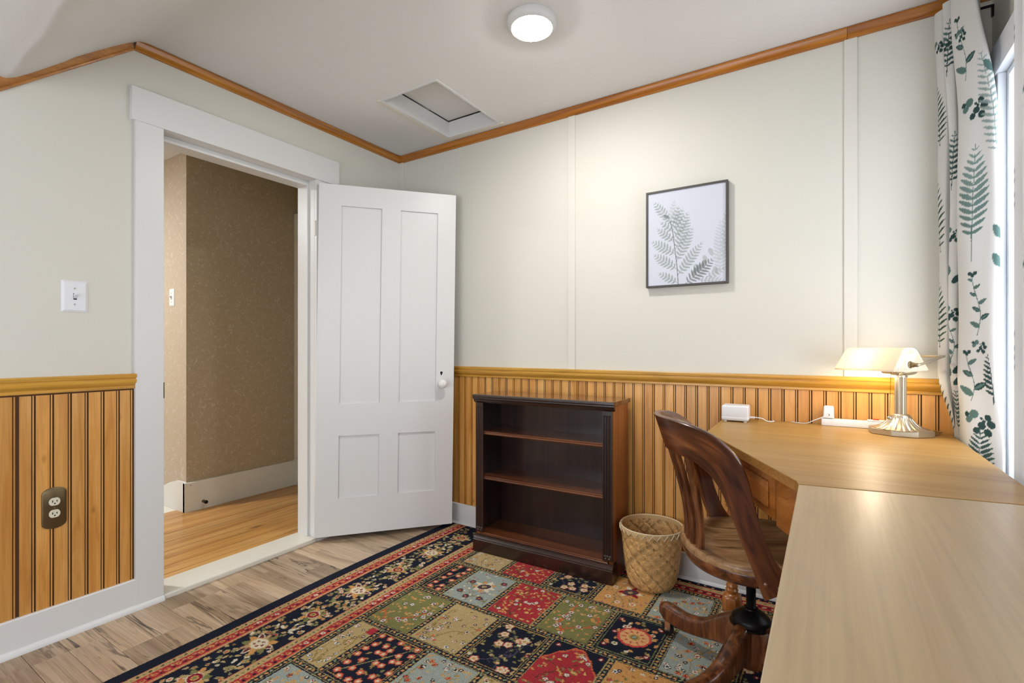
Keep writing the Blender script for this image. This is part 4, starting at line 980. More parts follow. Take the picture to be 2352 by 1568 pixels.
def turned_leg(parent, x, y, H, name='leg'):
    mb = MB(); hw = .034
    def octa(z, w_, ch): 
        c = w_*ch; return [(w_, -w_+c, z), (w_, w_-c, z), (w_-c, w_, z), (-w_+c, w_, z), (-w_, w_-c, z), (-w_, -w_+c, z), (-w_+c, -w_, z), (w_-c, -w_, z)]
    def blk(seq):
        V = []
        for z, w_, ch in seq: V += [(x+p[0], y+p[1], p[2]) for p in octa(z, w_, ch)]
        F = [tuple(range(7, -1, -1)), tuple((len(seq)-1)*8+k for k in range(8))]
        for k in range(len(seq)-1): F += [(k*8+i, k*8+(i+1) % 8, (k+1)*8+(i+1) % 8, (k+1)*8+i) for i in range(8)]
        mb.add(V, F)
    blk([(.478, .016, .5), (.486, .027, .5), (.503, .034, .45), (.515, .036, .35), (.53, .036, .3), (H-.001, .036, .3)])
    V, F = lathe([(.0, .09), (.018, .09), (.021, .105), (.024, .113), (.019, .12), (.022, .128), (.017, .14), (.022, .22), (.026, .30), (.022, .38), (.016, .425), (.016, .435), (.023, .44), (.024, .446), (.019, .451), (.026, .457), (.027, .464), (.02, .468), (.023, .474), (.02, .482), (0, .482)], 24, o=(x, y, 0)); mb.add(V, F)
    blk([(.0, .018, .5), (.012, .022, .5), (.03, .032, .5), (.045, .034, .5), (.080, .034, .5), (.094, .029, .5), (.102, .018, .5)])
    return mb.build(name, M['leg'], parent, 35)
turned_leg(co, *Lb(2.092, -.262, 0)[:2], z0-TT); turned_leg(co, *Lb(2.72, -.10, 0)[:2], z0-TT); turned_leg(co, *Lb(2.745, -.93, 0)[:2], z0-TT)
wd = empty('side_desk', (2.57, -1.70, .0095), label='taupe oak desk wing in the near right foreground', cat='desk')
Lw = lambda P: [(x-2.57, y+1.70) for x, y in P]
poly_slab('desktop', Lw([(2.357, -1.081), (2.785, -1.003), (2.785, -2.26), (2.362, -2.26)])[::-1], z0-TT, z0-.0006, M['deskY'], wd, .0015)
for lo, hi, nm in (((2.405, -2.24, .0), (2.425, -1.92, z0-TT), 'end_panel'), ((2.74, -2.24, 0), (2.76, -1.12, z0-TT), 'back_panel'), ((2.405, -2.24, .35), (2.74, -2.22, z0-TT), 'end_panel')):
    box(nm, (lo[0]-2.57, lo[1]+1.70, lo[2]), (hi[0]-2.57, hi[1]+1.70, hi[2]), M['drawer'], wd, .001)
box('apron', (2.42-2.57, -1.92+1.70, z0-.12), (2.438-2.57, -1.12+1.70, z0-TT), M['drawer'], wd, .001)

# ================================================================ SWIVEL CHAIR
CH = (2.205, -.632); FACE = R(26)
ch = empty('swivel_chair', (CH[0], CH[1], .0095), FACE, label='worn dark oak swivel desk chair with curved slat back', cat='chair')
# seat outline
def outline(a):      # a measured from +x (forward)
    r_b = .222; c, s_ = math.cos(a), math.sin(a)
    if c >= 0: e = 3.0; return 1/((abs(c)/.225)**e+(abs(s_)/.228)**e)**(1/e)
    return 1/((abs(c)/.212)**2.2+(abs(s_)/.228)**2.2)**(1/2.2)
NA = 72; ZS = .452
rings = [(.0, ZS-.016), (.25, ZS-.0175), (.5, ZS-.017), (.7, ZS-.011), (.84, ZS-.003), (.93, ZS+.001), (.975, ZS), (.995, ZS-.004), (1.0, ZS-.010), (1.0, ZS-.020), (.985, ZS-.0225)]
def ringed(rings, name, m):
    V = []; F = []
    for f_, z in rings:
        for k in range(NA):
            A = 2*PI*k/NA; r_ = outline(A)*max(f_, .001); x, y = r_*math.cos(A), r_*math.sin(A)
            zz_ = z
            if name == 'seat' and f_ < .95: zz_ += .010*max(0, math.cos(A))*f_*(1-abs(math.sin(A))**.5*1.)
            V.append((x, y, zz_))
    for i in range(len(rings)-1):
        for k in range(NA): F.append((i*NA+k, i*NA+(k+1) % NA, (i+1)*NA+(k+1) % NA, (i+1)*NA+k))
    F.append(tuple((len(rings)-1)*NA+k for k in range(NA))); F.append(tuple(range(NA))[::-1])
    return mk(name, V, F, m, ch, 40)
ringed(rings, 'seat', M['seatw'])
ringed([(.90, ZS-.0225), (.985, ZS-.0225), (.990, ZS-.026), (.975, ZS-.045), (.94, ZS-.058), (.90, ZS-.062), (.6, ZS-.062)], 'seat_ring', M['chairH'])
# bent back rail sweeping down into the arms that bolt to the seat
def Rad(a_, z):
    t = (z-.452)/.40; back = .200+.090*t-.014*math.sin(PI*min(max(t, 0), 1)); side = .236+.016*t
    w_ = max(0, math.cos(a_))**1.3; return side+(back-side)*w_
def Sp(a_, z, off=0.): r_ = Rad(a_, z)+off; return Vector((-r_*math.cos(a_), r_*math.sin(a_), z))
KN = [(0, 0, .797, .112), (.2, 20, .796, .112), (.38, 38, .783, .110), (.5, 51, .748, .104), (.6, 59, .697, .090), (.7, 64.5, .63, .074), (.8, 70, .555, .066), (.9, 77, .482, .066), (.96, 83, .432, .080), (1., 88, .395, .092)]
qs = np.linspace(-1, 1, 121); path = []
def kn(q): 
    s_ = 1 if q >= 0 else -1; q = abs(q); X_ = [k[0] for k in KN]
    return s_*np.interp(q, X_, [k[1] for k in KN]), np.interp(q, X_, [k[2] for k in KN]), np.interp(q, X_, [k[3] for k in KN])
KS = smooth_pts([(k[1], k[2], k[3]) for k in KN], 8)
half = [(R(a_), z, w_) for a_, z, w_ in KS]; full = [(-a_, z, w_) for a_, z, w_ in half[::-1]]+half[1:]
V = []; F = []; prof8 = []
TH = .021
for i, (a_, z, w_) in enumerate(full):
    a0, z0_, _ = full[max(i-1, 0)]; a1, z1_, _ = full[min(i+1, len(full)-1)]
    ds_, dz_ = (a1-a0)*.25, z1_-z0_; L_ = math.hypot(ds_, dz_); tx, tz = ds_/L_, dz_/L_; nx, nz = -tz, tx   # normal within the sheet
    for (wf, off) in ((-.5, -.3), (-.47, -.5), (-.2, -.5), (.2, -.5), (.47, -.5), (.5, -.3), (.5, .3), (.47, .5), (.2, .5), (-.2, .5), (-.47, .5), (-.5, .3)):
        aa = a_+nx*w_*wf/.25; zz_ = z+nz*w_*wf; V.append(tuple(Sp(aa, zz_, off*TH)))
n = 12
for i in range(len(full)-1):
    for k in range(n): F.append((i*n+k, i*n+(k+1) % n, (i+1)*n+(k+1) % n, (i+1)*n+k))
F += [tuple(range(n)), tuple((len(full)-1)*n+k for k in range(n))[::-1]]
brl = mk('back_rail', V, F, M['chairbent'], ch, 50)
uvl = brl.data.uv_layers.new(name='UVMap'); plen = [0.]
for i in range(1, len(full)): plen.append(plen[-1]+(Vector(V[i*n+3])-Vector(V[(i-1)*n+3])).length)
WF = (-.5, -.47, -.2, .2, .47, .5, .5, .47, .2, -.2, -.47, -.5); OF = (-.3, -.5, -.5, -.5, -.5, -.3, .3, .5, .5, .5, .5, .3)
for lp_ in brl.data.loops:
    i, k = divmod(lp_.vertex_index, n); uvl.data[lp_.index].uv = (plen[i], WF[k]*full[i][2]+OF[k]*.004)
for ad in (-27, -13.5, 0, 13.5, 27):
    V = []; F = []; N_ = 16
    for i in range(N_+1):
        t = i/N_; z = .436+(.756-.436)*t; a_ = R(ad*(.93+.07*t)); w_ = .025+.004*math.sin(PI*t)-.003*t; c = Sp(a_, z, -.004-.016*math.sin(PI*t*1.0)*(1-t))
        tang = Vector((math.sin(a_), math.cos(a_), 0)); out = Vector((-math.cos(a_), math.sin(a_), 0))
        for p, q in ((-.5, -.35), (-.35, -.5), (.35, -.5), (.5, -.35), (.5, .35), (.35, .5), (-.35, .5), (-.5, .35)): V.append(tuple(c+tang*p*w_+out*q*.016))
    for i in range(N_):
        for k in range(8): F.append((i*8+k, i*8+(k+1) % 8, (i+1)*8+(k+1) % 8, (i+1)*8+k))
    F += [tuple(range(8)), tuple(N_*8+k for k in range(8))[::-1]]
    mk('slat', V, F, M['chair'], ch, 50)
for s_ in (-1, 1):
    for ad, z in ((80, .418), (88, .412)):
        a_ = s_*R(ad); c = Sp(a_, z, TH*.5); dd_ = Vector((-math.cos(a_), math.sin(a_), 0))
        V, F = lathe([(.0085, -.001), (.0085, .002), (.005, .0045), (0, .005)], 14, 'X'); Mx = Matrix.Rotation(math.atan2(dd_.y, dd_.x), 4, 'Z')
        mk('bolt_head', [tuple(Mx @ Vector(v)+c) for v in V], F, M['chair'], ch, 50)
# iron tilt mechanism, threaded spindle, cap, hub
box('tilt_iron', (-.09, -.03, .372), (.10, .03, .389), M['black'], ch, .006); box('tilt_spring', (-.05, -.055, .352), (.05, .055, .374), M['black'], ch, .01)
V, F = tube([(.02, .05, .365), (-.06, .07, .352), (-.11, .085, .342), (-.125, .088, .338)], [.008, .009, .012, .006], 10); mk('tilt_lever', V, F, M['black'], ch, True)
pr = []
for k in range(34): z = .225+k*.0045; pr += [(.0145, z), (.0125, z+.00225)]
V, F = lathe([(0, .225)]+pr+[(0, .376)], 24); mk('threaded_spindle', V, F, M['black'], ch, 20)
V, F = lathe([(0, .182), (.060, .182), (.064, .186), (.064, .190), (.058, .192), (.058, .204), (.054, .210), (.034, .226), (.022, .233), (.021, .237), (0, .237)], 40); mk('hub_cap', V, F, M['black'], ch, 35)
V, F = lathe([(0, .055), (.038, .055), (.044, .06), (.048, .075), (.048, .182), (0, .182)], 32); mk('hub_post', V, F, M['chair'], ch, 35)
LEG0 = math.atan2(.125, -.315)-FACE
def chair_leg():
    top = smooth_pts([(.030, .196), (.07, .193), (.115, .165), (.17, .128), (.235, .112), (.29, .116), (.325, .118), (.345, .108)], 5)
    bot = smooth_pts([(.030, .080), (.07, .082), (.115, .078), (.17, .064), (.235, .054), (.29, .055), (.325, .062), (.345, .075)], 5)
    V = []; F = []; n = 12
    for (r1, zt), (r2, zb) in zip(top, bot):
        r_ = (r1+r2)/2; w_ = .0245 if r_ < .32 else .0245-(r_-.32)*.35; h_ = (zt-zb)/2; c = (zt+zb)/2; k = min(.014, h_*.6)
        for y, z in ((-w_, -h_+k*.5), (-w_+k*.5, -h_), (w_-k*.5, -h_), (w_, -h_+k*.5), (w_, h_-k), (w_-k*.35, h_-k*.35), (w_-k, h_), (0, h_+.001), (-w_+k, h_), (-w_+k*.35, h_-k*.35), (-w_, h_-k), (-w_, 0)): V.append((r_, y, c+z))
    m_ = len(top)
    for i in range(m_-1):
        for k in range(n): F.append((i*n+k, i*n+(k+1) % n, (i+1)*n+(k+1) % n, (i+1)*n+k))
    F += [tuple(range(n)), tuple((m_-1)*n+k for k in range(n))[::-1]]
    return mk('leg', V, F, M['chair'], ch, 45)
l0 = chair_leg()
V, F = lathe([(0, -.009), (.015, -.009), (.022, -.007), (.0235, 0), (.022, .007), (.015, .009), (0, .009)], 28, 'Y', (.318, 0, .0235)); wh = mk('caster_wheel', V, F, M['rubber'], l0, 40)
mb = MB(); mb.box((.300, -.0135, .022), (.322, -.0105, .058)); mb.box((.300, .0105, .022), (.322, .0135, .058)); mb.box((.293, -.0135, .054), (.326, .0135, .060)); fk = mb.build('caster_fork', M['steel'], l0)
V, F = lathe([(0, -.015), (.005, -.015), (.005, .015), (0, .015)], 14, 'Y', (.318, 0, .0235)); ax = mk('caster_axle', V, F, M['steel'], l0, 40)
for k in range(4):
    lg = l0 if k == 0 else inst(l0, ch)
    lg.rotation_euler = (0, 0, LEG0+k*PI/2)
    if k:
        for c_ in (wh, fk, ax): inst(c_, lg)

# ================================================================ BANKER LAMP
LP = (2.632, -.135, ZD)
lp = empty('desk_lamp', LP, 0, label='lit banker lamp with white glass shade and nickel post', cat='lamp')
oc = [(.097*math.cos(R(22.5+45*k)+R(3)), .080*math.sin(R(22.5+45*k)+R(3))) for k in range(8)]
def oloft(seq, name, m, sm=30):
    V = []; F = []
    for s_, z in seq: V += [(x*s_, y*s_, z) for x, y in oc]
    for k in range(len(seq)-1): F += [(k*8+i, k*8+(i+1) % 8, (k+1)*8+(i+1) % 8, (k+1)*8+i) for i in range(8)]
    F += [tuple(range(8)), tuple((len(seq)-1)*8+i for i in range(8))[::-1]]; return mk(name, V, F, m, lp, sm)
oloft([(.97, 0), (1, .002), (1, .019), (.985, .021), (.6, .0235)], 'base_plate', M['nickel'])
# fluted flare
seq = [(.082, .022), (.070, .026), (.056, .034), (.045, .044), (.036, .056), (.031, .064), (.030, .068)]; V = []; F = []; n = 96
for r_, z in seq:
    for k in range(n):
        f_ = 1-.055*(k % 4 == 0)*(1 if .023 < z < .063 else 0); V.append((r_*f_*math.cos(2*PI*k/n), r_*f_*math.sin(2*PI*k/n), z+(0 if k % 4 else -.001)))
for i in range(len(seq)-1):
    for k in range(n): F.append((i*n+k, i*n+(k+1) % n, (i+1)*n+(k+1) % n, (i+1)*n+k))
F.append(tuple((len(seq)-1)*n+k for k in range(n))); mk('fluted_flare', V, F, M['nickel'], lp, 30)
# octagonal fluted post
V = []; F = []; pf = []
for k in range(8):
    a0 = R(22.5+45*k); a1 = a0+R(45); r_ = .0185
    p, q = Vector((r_*math.cos(a0), r_*math.sin(a0))), Vector((r_*math.cos(a1), r_*math.sin(a1))); nrm = ((p+q)/2).normalized()
    for t, dpt in ((.06, 0), (.2, 0), (.26, .0016), (.34, .0016), (.4, 0), (.46, 0), (.5, .0016), (.56, .0016), (.62, 0), (.68, 0), (.74, .0016), (.8, 0), (.94, 0)): v = p+(q-p)*t-nrm*dpt; pf.append((v.x, v.y))
V, F = extrude_poly(pf, .066, .208); mk('post', V, F, M['nickel'], lp, 30)
V, F = lathe([(0, .064), (.026, .064), (.026, .070), (.022, .073), (0, .073)], 32); mk('lower_collar', V, F, M['nickel'], lp, 30)
V, F = lathe([(0, .205), (.021, .205), (.021, .211), (.010, .214), (.007, .219), (.0095, .225), (.010, .231), (.006, .237), (0, .238)], 32); mk('finial', V, F, M['nickel'], lp, 40)
# shade group axes
AX = R(-40); ax_ = Vector((math.cos(AX), math.sin(AX), 0)); wx = Vector((-math.sin(AX), math.cos(AX), 0))   # ax_: toward the near end
SCN = Vector((-.062, -.022, .0)); ZB = .232
def sp(l, w_, z): return tuple(SCN+ax_*l+wx*w_+Vector((0, 0, z)))
HL, HWb, HWt = .098, .082, .026; zt = .310
# shade outline across: faceted roof
cr = [(-HWb-.002, ZB-.003), (-HWb, ZB+.004), (-.070, ZB+.020), (-.036, zt-.010), (-.026, zt-.003), (-.014, zt), (.014, zt), (.026, zt-.003), (.036, zt-.010), (.070, ZB+.020), (HWb, ZB+.004), (HWb+.002, ZB-.003)]
def shade_mesh():
    V = []; F = []; n = len(cr); ls = [(-HL-.018, 0), (-HL, .35), (-HL*.72, 1), (HL*.72, 1), (HL, .35), (HL+.018, 0)]
    # ends slope inwards towards the top
    secs = []
    for sgn in (-1, 1): pass
    for l in (-1, 1):
        for (w_, z) in cr:
            h = (z-ZB)/(zt-ZB); V.append(sp(l*(HL+.010-.006*max(h, 0)), w_, z))
    for i in range(n-1): F.append((i, i+1, n+i+1, n+i))
    # ends
    F.append(tuple(range(n))); F.append(tuple(range(2*n-1, n-1, -1)))
    return V, F
V, F = shade_mesh(); F = F
sh = mk('glass_shade', V, F, M['milk'], lp, 30)
mo = sh.modifiers.new('thickness', 'SOLIDIFY'); mo.thickness = .003; mo.offset = -1
# ribs pressed into the near end panel
mbr = MB()
n_end = 22
for k in range(n_end):
    w_ = -HWb*.92+2*HWb*.92*k/(n_end-1); top_ = np.interp(abs(w_), [0, .014, .036, .070, .082], [zt-.004, zt-.004, zt-.014, ZB+.018, ZB+.004])
    if top_-ZB < .006: continue
    if abs(w_) < .02: zlo = ZB+.056
    else: zlo = ZB+.001
    for (za, zb) in ((zlo, top_-.002),):
        if zb-za < .004: continue
        pa, pb = [], []
        for z in (za, zb): h = (z-ZB)/(zt-ZB); pa.append(sp(HL+.0104-.006*h, w_, z))
        V2, F2 = tube(pa, .0011, 5); mbr.add(V2, F2)
mbr.build('pressed_rib', M['milk'], sh, True)['kind'] = 'stuff'
M['bulb'] = emit('warm bulb', (1.0, .86, .64), BULB)
bp = [(.0, -.046), (.010, -.044), (.020, -.038), (.0265, -.026), (.0285, -.012), (.0265, .002), (.020, .018), (.0145, .032), (.0135, .040)]
V, F = lathe(bp, 28, 'X'); Mz = Matrix.Rotation(AX, 4, 'Z'); bc_ = Vector(sp(-.018, -.004, ZB+.002))
mk('bulb', [tuple(Mz @ Vector(v)+bc_) for v in V], F, M['bulb'], lp, 'all')
V, F = lathe([(0, .034), (.016, .034), (.017, .075), (.013, .088), (0, .088)], 20, 'X'); mk('bulb_socket', [tuple(Mz @ Vector(v)+bc_) for v in V], F, M['nickel'], lp, 40)
# yoke: U bar behind the shade, carried by a hook from the post
zy = ZB+.020; le = HL+.008
bar = [sp(le+.004, -.004, zy), sp(le+.020, -.004, zy), sp(le+.026, .006, zy+.002), sp(le+.026, .104, zy+.026), sp(le+.016, .118, zy+.029), sp(0, .119, zy+.029), sp(-le-.016, .118, zy+.029), sp(-le-.026, .104, zy+.026), sp(-le-.028, .006, zy+.002), sp(-le-.004, -.004, zy)]
V, F = tube(smooth_pts(bar, 5), .0042, 10); mk('yoke_bar', V, F, M['nickel'], lp, True)
hook = [(0, 0, .222), (.02, .012, .216), (.045, .028, .222), (.052, .034, .240), (.044, .046, .262), (.012, .098, zy+.029)]
V, F = tube(smooth_pts(hook, 6), .0045, 10); mk('yoke_hook', V, F, M['nickel'], lp, True)
V, F = tube(smooth_pts([(0, 0, .222), (-.02, -.01, .216), (-.034, -.012, .222)], 5), .004, 10); mk('yoke_arm', V, F, M['nickel'], lp, True)
V, F = lathe([(0, -.004), (.012, -.004), (.012, .004), (.0085, .006), (.0085, .014), (.0065, .016), (.0065, .026), (0, .026)], 20, 'X'); c_ = Vector(sp(le-.002, -.004, zy))
mk('shade_nut', [tuple(Mz @ Vector(v)+c_) for v in V], F, M['brass'], lp, 35)
mb = MB(); top_c = Vector(sp(.072, -.045, ZB-.002)); nb = 44
for k in range(nb):
    z = top_c.z-k*.0036
    Vb, Fb = lathe([(0, -.0013), (.0012, -.0007), (.0012, .0007), (0, .0013)], 6, o=(top_c.x-.0001*k, top_c.y, z)); mb.add(Vb, Fb)
o = mb.build('pull_chain', M['black'], lp, True); o['kind'] = 'stuff'
V, F = lathe([(0, -.006), (.006, -.0045), (.0085, 0), (.006, .0045), (0, .006)], 16, o=(top_c.x-.0045, top_c.y, top_c.z-nb*.0036-.004)); mk('chain_ball', V, F, M['steel'], lp, 60)
cb = tag(mk('lamp_cord', *tube(smooth_pts([(2.70, -.085, ZD+.012), (2.735, -.062, ZD+.010), (2.752, -.075, ZD+.008), (2.725, -.098, ZD+.0035), (2.735, -.11, ZD+.0035), (2.742, -.07, ZD+.0035), (2.738, -.03, ZD+.0035)], 6), .0028, 8), M['hem'], None, True), 'brown lamp cord coiled behind the banker lamp', 'cord')

# ================================================================ ROUTER, POWER STRIP, ADAPTER
rt = empty('router', (2.083, -.098, ZD), R(2), label='small white router box at the desk corner', cat='router')
box('body', (-.052, -.045, .004), (.052, .045, .068), M['plastic'], rt, .008, 4); box('lower_band', (-.0525, -.0455, .006), (.0525, .0455, .026), M['plastic'], rt, .008, 4)
for sx in (-1, 1):
    for sy in (-1, 1): V, F = lathe([(.007, 0), (.006, .005)], 12, o=(sx*.038, sy*.032, 0)); mk('foot', V, F, M['plastic'], rt)
box('cable_plug', (.052, .000, .014), (.072, .008, .022), M['plastic'], rt, .002)
tag(mk('router_cable', *tube(smooth_pts([(2.155, -.09, ZD+.018), (2.180, -.088, ZD+.016), (2.196, -.078, ZD+.006), (2.210, -.066, ZD+.0025), (2.222, -.05, ZD+.0025), (2.216, -.022, ZD+.0025)], 6), .0022, 8), M['plastic'], None, True), 'thin white cable curling away from the router', 'cable')
ps = empty('power_strip', (2.495, -.036, ZD), R(0), label='white power strip lying behind the banker lamp', cat='power strip')
box('body', (-.105, -.018, 0), (.115, .018, .028), M['plastic'], ps, .004, 3); box('rocker_housing', (.045, -.017, .0282), (.105, .017, .033), M['plastic'], ps, .002); box('rocker', (.062, -.007, .033), (.082, .007, .038), M['switchgrey'], ps, .0015)
for k in range(3): box('socket', (-.06+.035*k, -.011, .0281), (-.04+.035*k, .011, .0288), M['ivory'], ps, 0)
ad = empty('power_adapter', (2.415, -.036, ZD+.0292), 0, label='white cube charger plugged into the power strip', cat='adapter')
V = []; 
for w_, z in ((.0175, 0), (.0185, .004), (.0170, .044), (.0155, .049)): V += [(-w_, -w_*.95, z), (w_, -w_*.95, z), (w_, w_*.95, z), (-w_, w_*.95, z)]
F = [(0, 3, 2, 1), (12, 13, 14, 15)]+[(k*4+i, k*4+(i+1) % 4, (k+1)*4+(i+1) % 4, (k+1)*4+i) for k in range(3) for i in range(4)]
o = mk('body', V, F, M['plastic'], ad); bv = o.modifiers.new('bevel', 'BEVEL'); bv.width = .003; bv.segments = 3
box('cable_socket', (-.003, -.0185, .012), (.003, -.0165, .018), M['dark'], ad, 0)
tag(mk('adapter_cable', *tube(smooth_pts([(2.415, -.056, ZD+.045), (2.405, -.068, ZD+.040), (2.385, -.070, ZD+.030), (2.365, -.068, ZD+.020), (2.345, -.062, ZD+.008), (2.325, -.05, ZD+.003), (2.300, -.035, ZD+.0025), (2.285, -.022, ZD+.0025)], 6), .0018, 8), M['plastic'], None, True), 'thin white cable trailing from the charger on the desk', 'cable')

# ================================================================ CURTAINS
rod = empty('curtain_rod', (2.81, -.03, 2.268), label='black curtain rod and bracket above the window', cat='curtain rod')
V, F = tube([(0, .012, 0), (0, -1.25, 0)], .006, 12); mk('rod', V, F, M['black'], rod, True)
V, F = tube(smooth_pts([(0, .005, 0), (.05, .005, .004), (.084, .005, .004), (.087, .005, .0)], 3), .0045, 8); mk('bracket_arm', V, F, M['black'], rod, True)
box('bracket_plate', (.083, -.001, -.034), (.0895, .011, .006), M['black'], rod, .001)
low = np.array([(2.800, -.020), (2.764, -.030), (2.748, -.055), (2.764, -.088), (2.790, -.070), (2.776, -.100), (2.766, -.128), (2.785, -.140), (2.806, -.112), (2.792, -.140), (2.781, -.172), (2.797, -.205), (2.824, -.236), (2.848, -.262), (2.862, -.262), (2.866, -.235), (2.852, -.205), (2.868, -.180), (2.884, -.165)])
top = np.array([(2.800, -.020), (2.752, -.024), (2.738, -.045), (2.756, -.070), (2.778, -.060), (2.760, -.085), (2.752, -.105), (2.772, -.118), (2.790, -.096), (2.778, -.120), (2.766, -.150), (2.778, -.178), (2.790, -.205), (2.803, -.228), (2.815, -.230), (2.820, -.205), (2.812, -.180), (2.828, -.155), (2.842, -.140)])
bot = low.copy(); bot[:, 0] = np.clip(low[:, 0], 2.790, 2.88); bot[10:15, 1] -= .035; bot[10:15, 0] += .004; bot[1:4, 0] = (2.792, 2.790, 2.792)
def plan(z):
    t = min(max((2.27-z)/.48, 0), 1); t = t*t*(3-2*t); u = min(max((1.0-z)/.25, 0), 1); u = u*u*(3-2*u)
    p = top*(1-t)+low*t; return p*(1-u)+bot*u
NSEG = 12; 
def curve(P): return np.array([p[:2] for p in smooth_pts([(q[0], q[1], 0) for q in P], NSEG)])
zs = np.concatenate([np.arange(.12, .70, .02), np.arange(.70, 2.285, .003)])
ref = curve(low); arc = np.concatenate([[0], np.cumsum(np.linalg.norm(np.diff(ref, axis=0), axis=1))]); SL = arc[-1]
sf = np.arange(0, SL, .0022)
PC = np.zeros((len(zs), len(sf), 3))
for i, z in enumerate(zs):
    c = curve(plan(z)); PC[i, :, 0] = np.interp(sf, arc, c[:, 0]); PC[i, :, 1] = np.interp(sf, arc, c[:, 1])
    PC[i, :, 0] += .0025*np.sin(z*9+sf*30)*min(1, (2.27-z)*4 if z < 2.27 else 0); PC[i, :, 2] = z
cvs = Canvas(sf, zs, (238, 237, 232))
CW = cam.matrix_basis
fpx = 1135.4; yaw = .5695
def u_of(x, y):
    X, Y = x-2.4143, y+2.3814; return 1176+fpx*(X*math.cos(yaw)+Y*math.sin(yaw))/(-X*math.sin(yaw)+Y*math.cos(yaw))
refu = np.array([u_of(x, y) for x, y in np.stack([np.interp(sf, arc, ref[:, 0]), np.interp(sf, arc, ref[:, 1])], 1)])
kG = int(np.argmin(np.abs(sf-arc[10*NSEG]))); kI = int(np.argmin(np.abs(sf-arc[13*NSEG]))); kB = int(np.argmin(np.abs(sf-arc[2*NSEG]))); kE = int(np.argmin(np.abs(sf-arc[6*NSEG]))); kK = int(np.argmin(np.abs(sf-arc[16*NSEG])))
sG, sI, sB, sE, sK = sf[kG], sf[kI], sf[kB], sf[kE], sf[kK]
PAN = sI-sG            # width of the broad front fold
T1, T2, T3 = (58, 84, 82), (104, 134, 128), (150, 172, 166)
def clover(s_, z, k=1.):
    for dx, dy, r_, c in ((-.018, .02, .016, T2), (.02, .012, .012, T1), (.028, -.008, .014, T1), (.002, -.014, .013, T1), (-.012, -.03, .012, T1), (.018, -.034, .014, T1), (.008, .0, .006, T1), (.002, .008, .005, T1), (-.034, .002, .013, T2), (-.04, .018, .01, T1)):
        cvs.ell(s_+dx*k, z+dy*k, r_*k*.8, r_*k*.9, dx*30, c)
def sprig(s_, z, H, ang=PI/2, col=T2, n=5, L=.035):
    P_ = [(s_+.012*math.sin(t*5), z+H*t) for t in np.linspace(0, 1, 9)]; cvs.poly(P_, .0025, T2)
    for k in range(n):
        p = P_[1+k*7//n]; sg = 1 if k % 2 else -1; cvs.leaf(p[0], p[1], L*(1-.5*k/n), L*.5*(1-.5*k/n), PI/2-sg*R(58), T1 if k % 3 else T2); cvs.leaf(p[0], p[1], L*.9*(1-.5*k/n), L*.2, PI/2-sg*R(58), T2)
    for k in range(3): cvs.ell(P_[-1][0]+.008*(k-1), P_[-1][1]-.006*(k % 2), .006, .007, 0, T1)
mid = sG+PAN*.5
# broad fold, top to bottom
sprig(mid-.012, 1.96, .22, n=4, L=.05); clover(mid+.01, 1.86, 1.0)
fern(cvs, mid-.002, 1.36, PI/2+.02, .38, .064, 17, T2, 1., -.08, T3, .003, .22, .25, 1., .34)
sprig(mid+.012, 1.12, .20, n=7, L=.034); clover(mid+.02, 1.085, .55); sprig(mid-.012, .905, .16, n=4, L=.05)
clover(mid+.012, .845, 1.0); fern(cvs, mid+.01, .62, PI/2+.05, .20, .055, 13, T2, 1., -.1, T1, .003, .1, .3, 1., .3)
fern(cvs, sI-.004, .90, PI/2-.05, .16, .035, 10, T1, 1., .25, T1, .003, .1, .2, 1., .42, (1,))
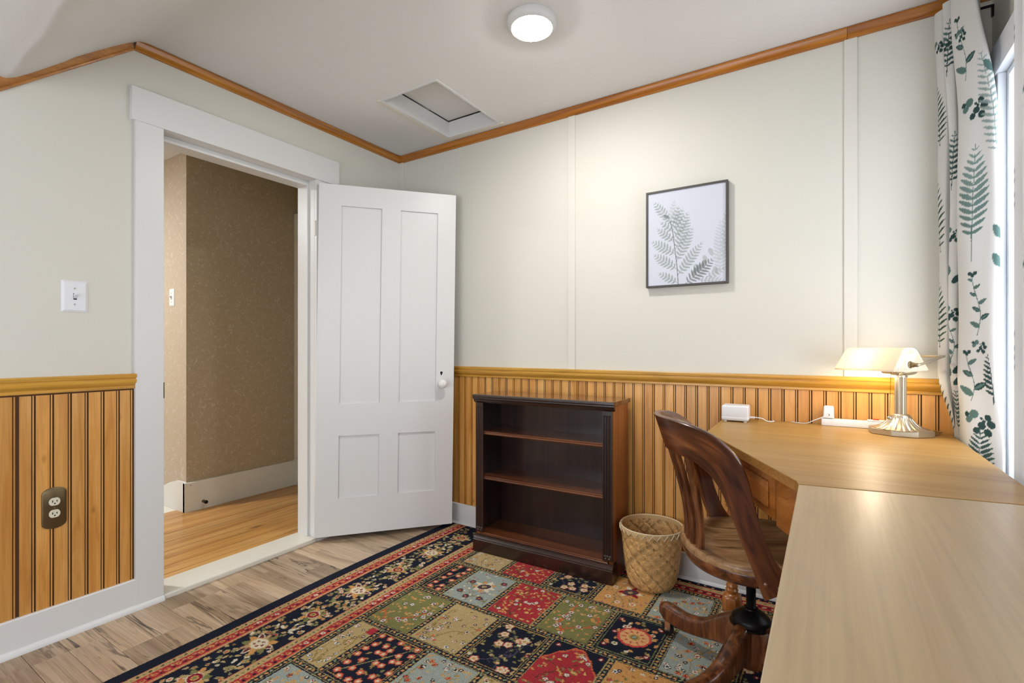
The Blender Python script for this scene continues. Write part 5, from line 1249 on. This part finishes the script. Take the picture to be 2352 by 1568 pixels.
# turned hem strip at right
fern(cvs, sI+.012, 1.68, PI/2+.05, .36, .05, 17, T3, .9, 0, T3, .003, .05, .3, 1., .3); fern(cvs, sK, 1.2, PI/2, .3, .04, 14, T2, 1., 0, T1, .003, .1, .3, 1., .3)
for z in (1.95, 1.42, 1.33): cvs.leaf(sI+.02, z, .05, .025, 2., T2)
# narrow folds at left
for z0_, h_ in ((1.80, .24), (1.42, .30), (1.08, .26), (.72, .30)):
    fern(cvs, sB+.012, z0_, PI/2+.06, h_, .045, 13, (62, 84, 70), 1., .1, (72, 96, 82), .003, .06, .2, 1., .26)
for z0_, h_ in ((2.02, .2), (1.62, .2), (.78, .16)): fern(cvs, sE+.004, z0_, PI/2-.08, h_, .04, 11, T1, 1., 0, T2, .003, .1, .3, 1., .36)
for z in (1.47, 1.20, 2.14): clover(sE+.01, z, .7)
for z in (1.33, 1.02, .98): cvs.leaf(sE, z, .05, .026, 1.9, T2); cvs.leaf(sE+.012, z-.03, .045, .02, .9, T1)
sprig(sE+.006, 1.04, .15, n=5, L=.03); clover(sB+.02, 2.16, .6); clover(mid-.01, 2.12, .6)
M['curtain'] = colattr('printed cotton curtain', .85, bscale=900, bstr=.12, trans=.28, spec=.15)
cu = grid_obj('curtain', PC, cvs.c, M['curtain']); tag(cu, 'white curtain printed with green ferns beside the desk lamp', 'curtain')
so_ = cu.modifiers.new('thickness', 'SOLIDIFY'); so_.thickness = .0008
# second panel, only its edge reaches the picture
zs2 = np.arange(.14, 2.285, .012); s2 = np.arange(0, .60, .006)
P2 = np.zeros((len(zs2), len(s2), 3))
P2[..., 1] = -.612-(s2[None]*.55); P2[..., 0] = 2.835+.028*np.sin(s2[None]*55+.4); P2[..., 2] = zs2[:, None]
c2 = Canvas(s2, zs2, (236, 234, 230))
for z0_ in (1.36, .95, 1.75): fern(c2, .03, z0_, PI/2, .26, .07, 10, (66, 72, 110), 1., 0, T1, .006, .05, 0, 1., .4); fern(c2, .25, z0_-.2, PI/2, .3, .07, 10, T2, 1., 0, T1, .006, .05, 0, 1., .4)
cu2 = grid_obj('curtain', P2, c2.c, M['curtain']); tag(cu2, 'second printed curtain panel cut by the right picture edge', 'curtain')
so_ = cu2.modifiers.new('thickness', 'SOLIDIFY'); so_.thickness = .0008
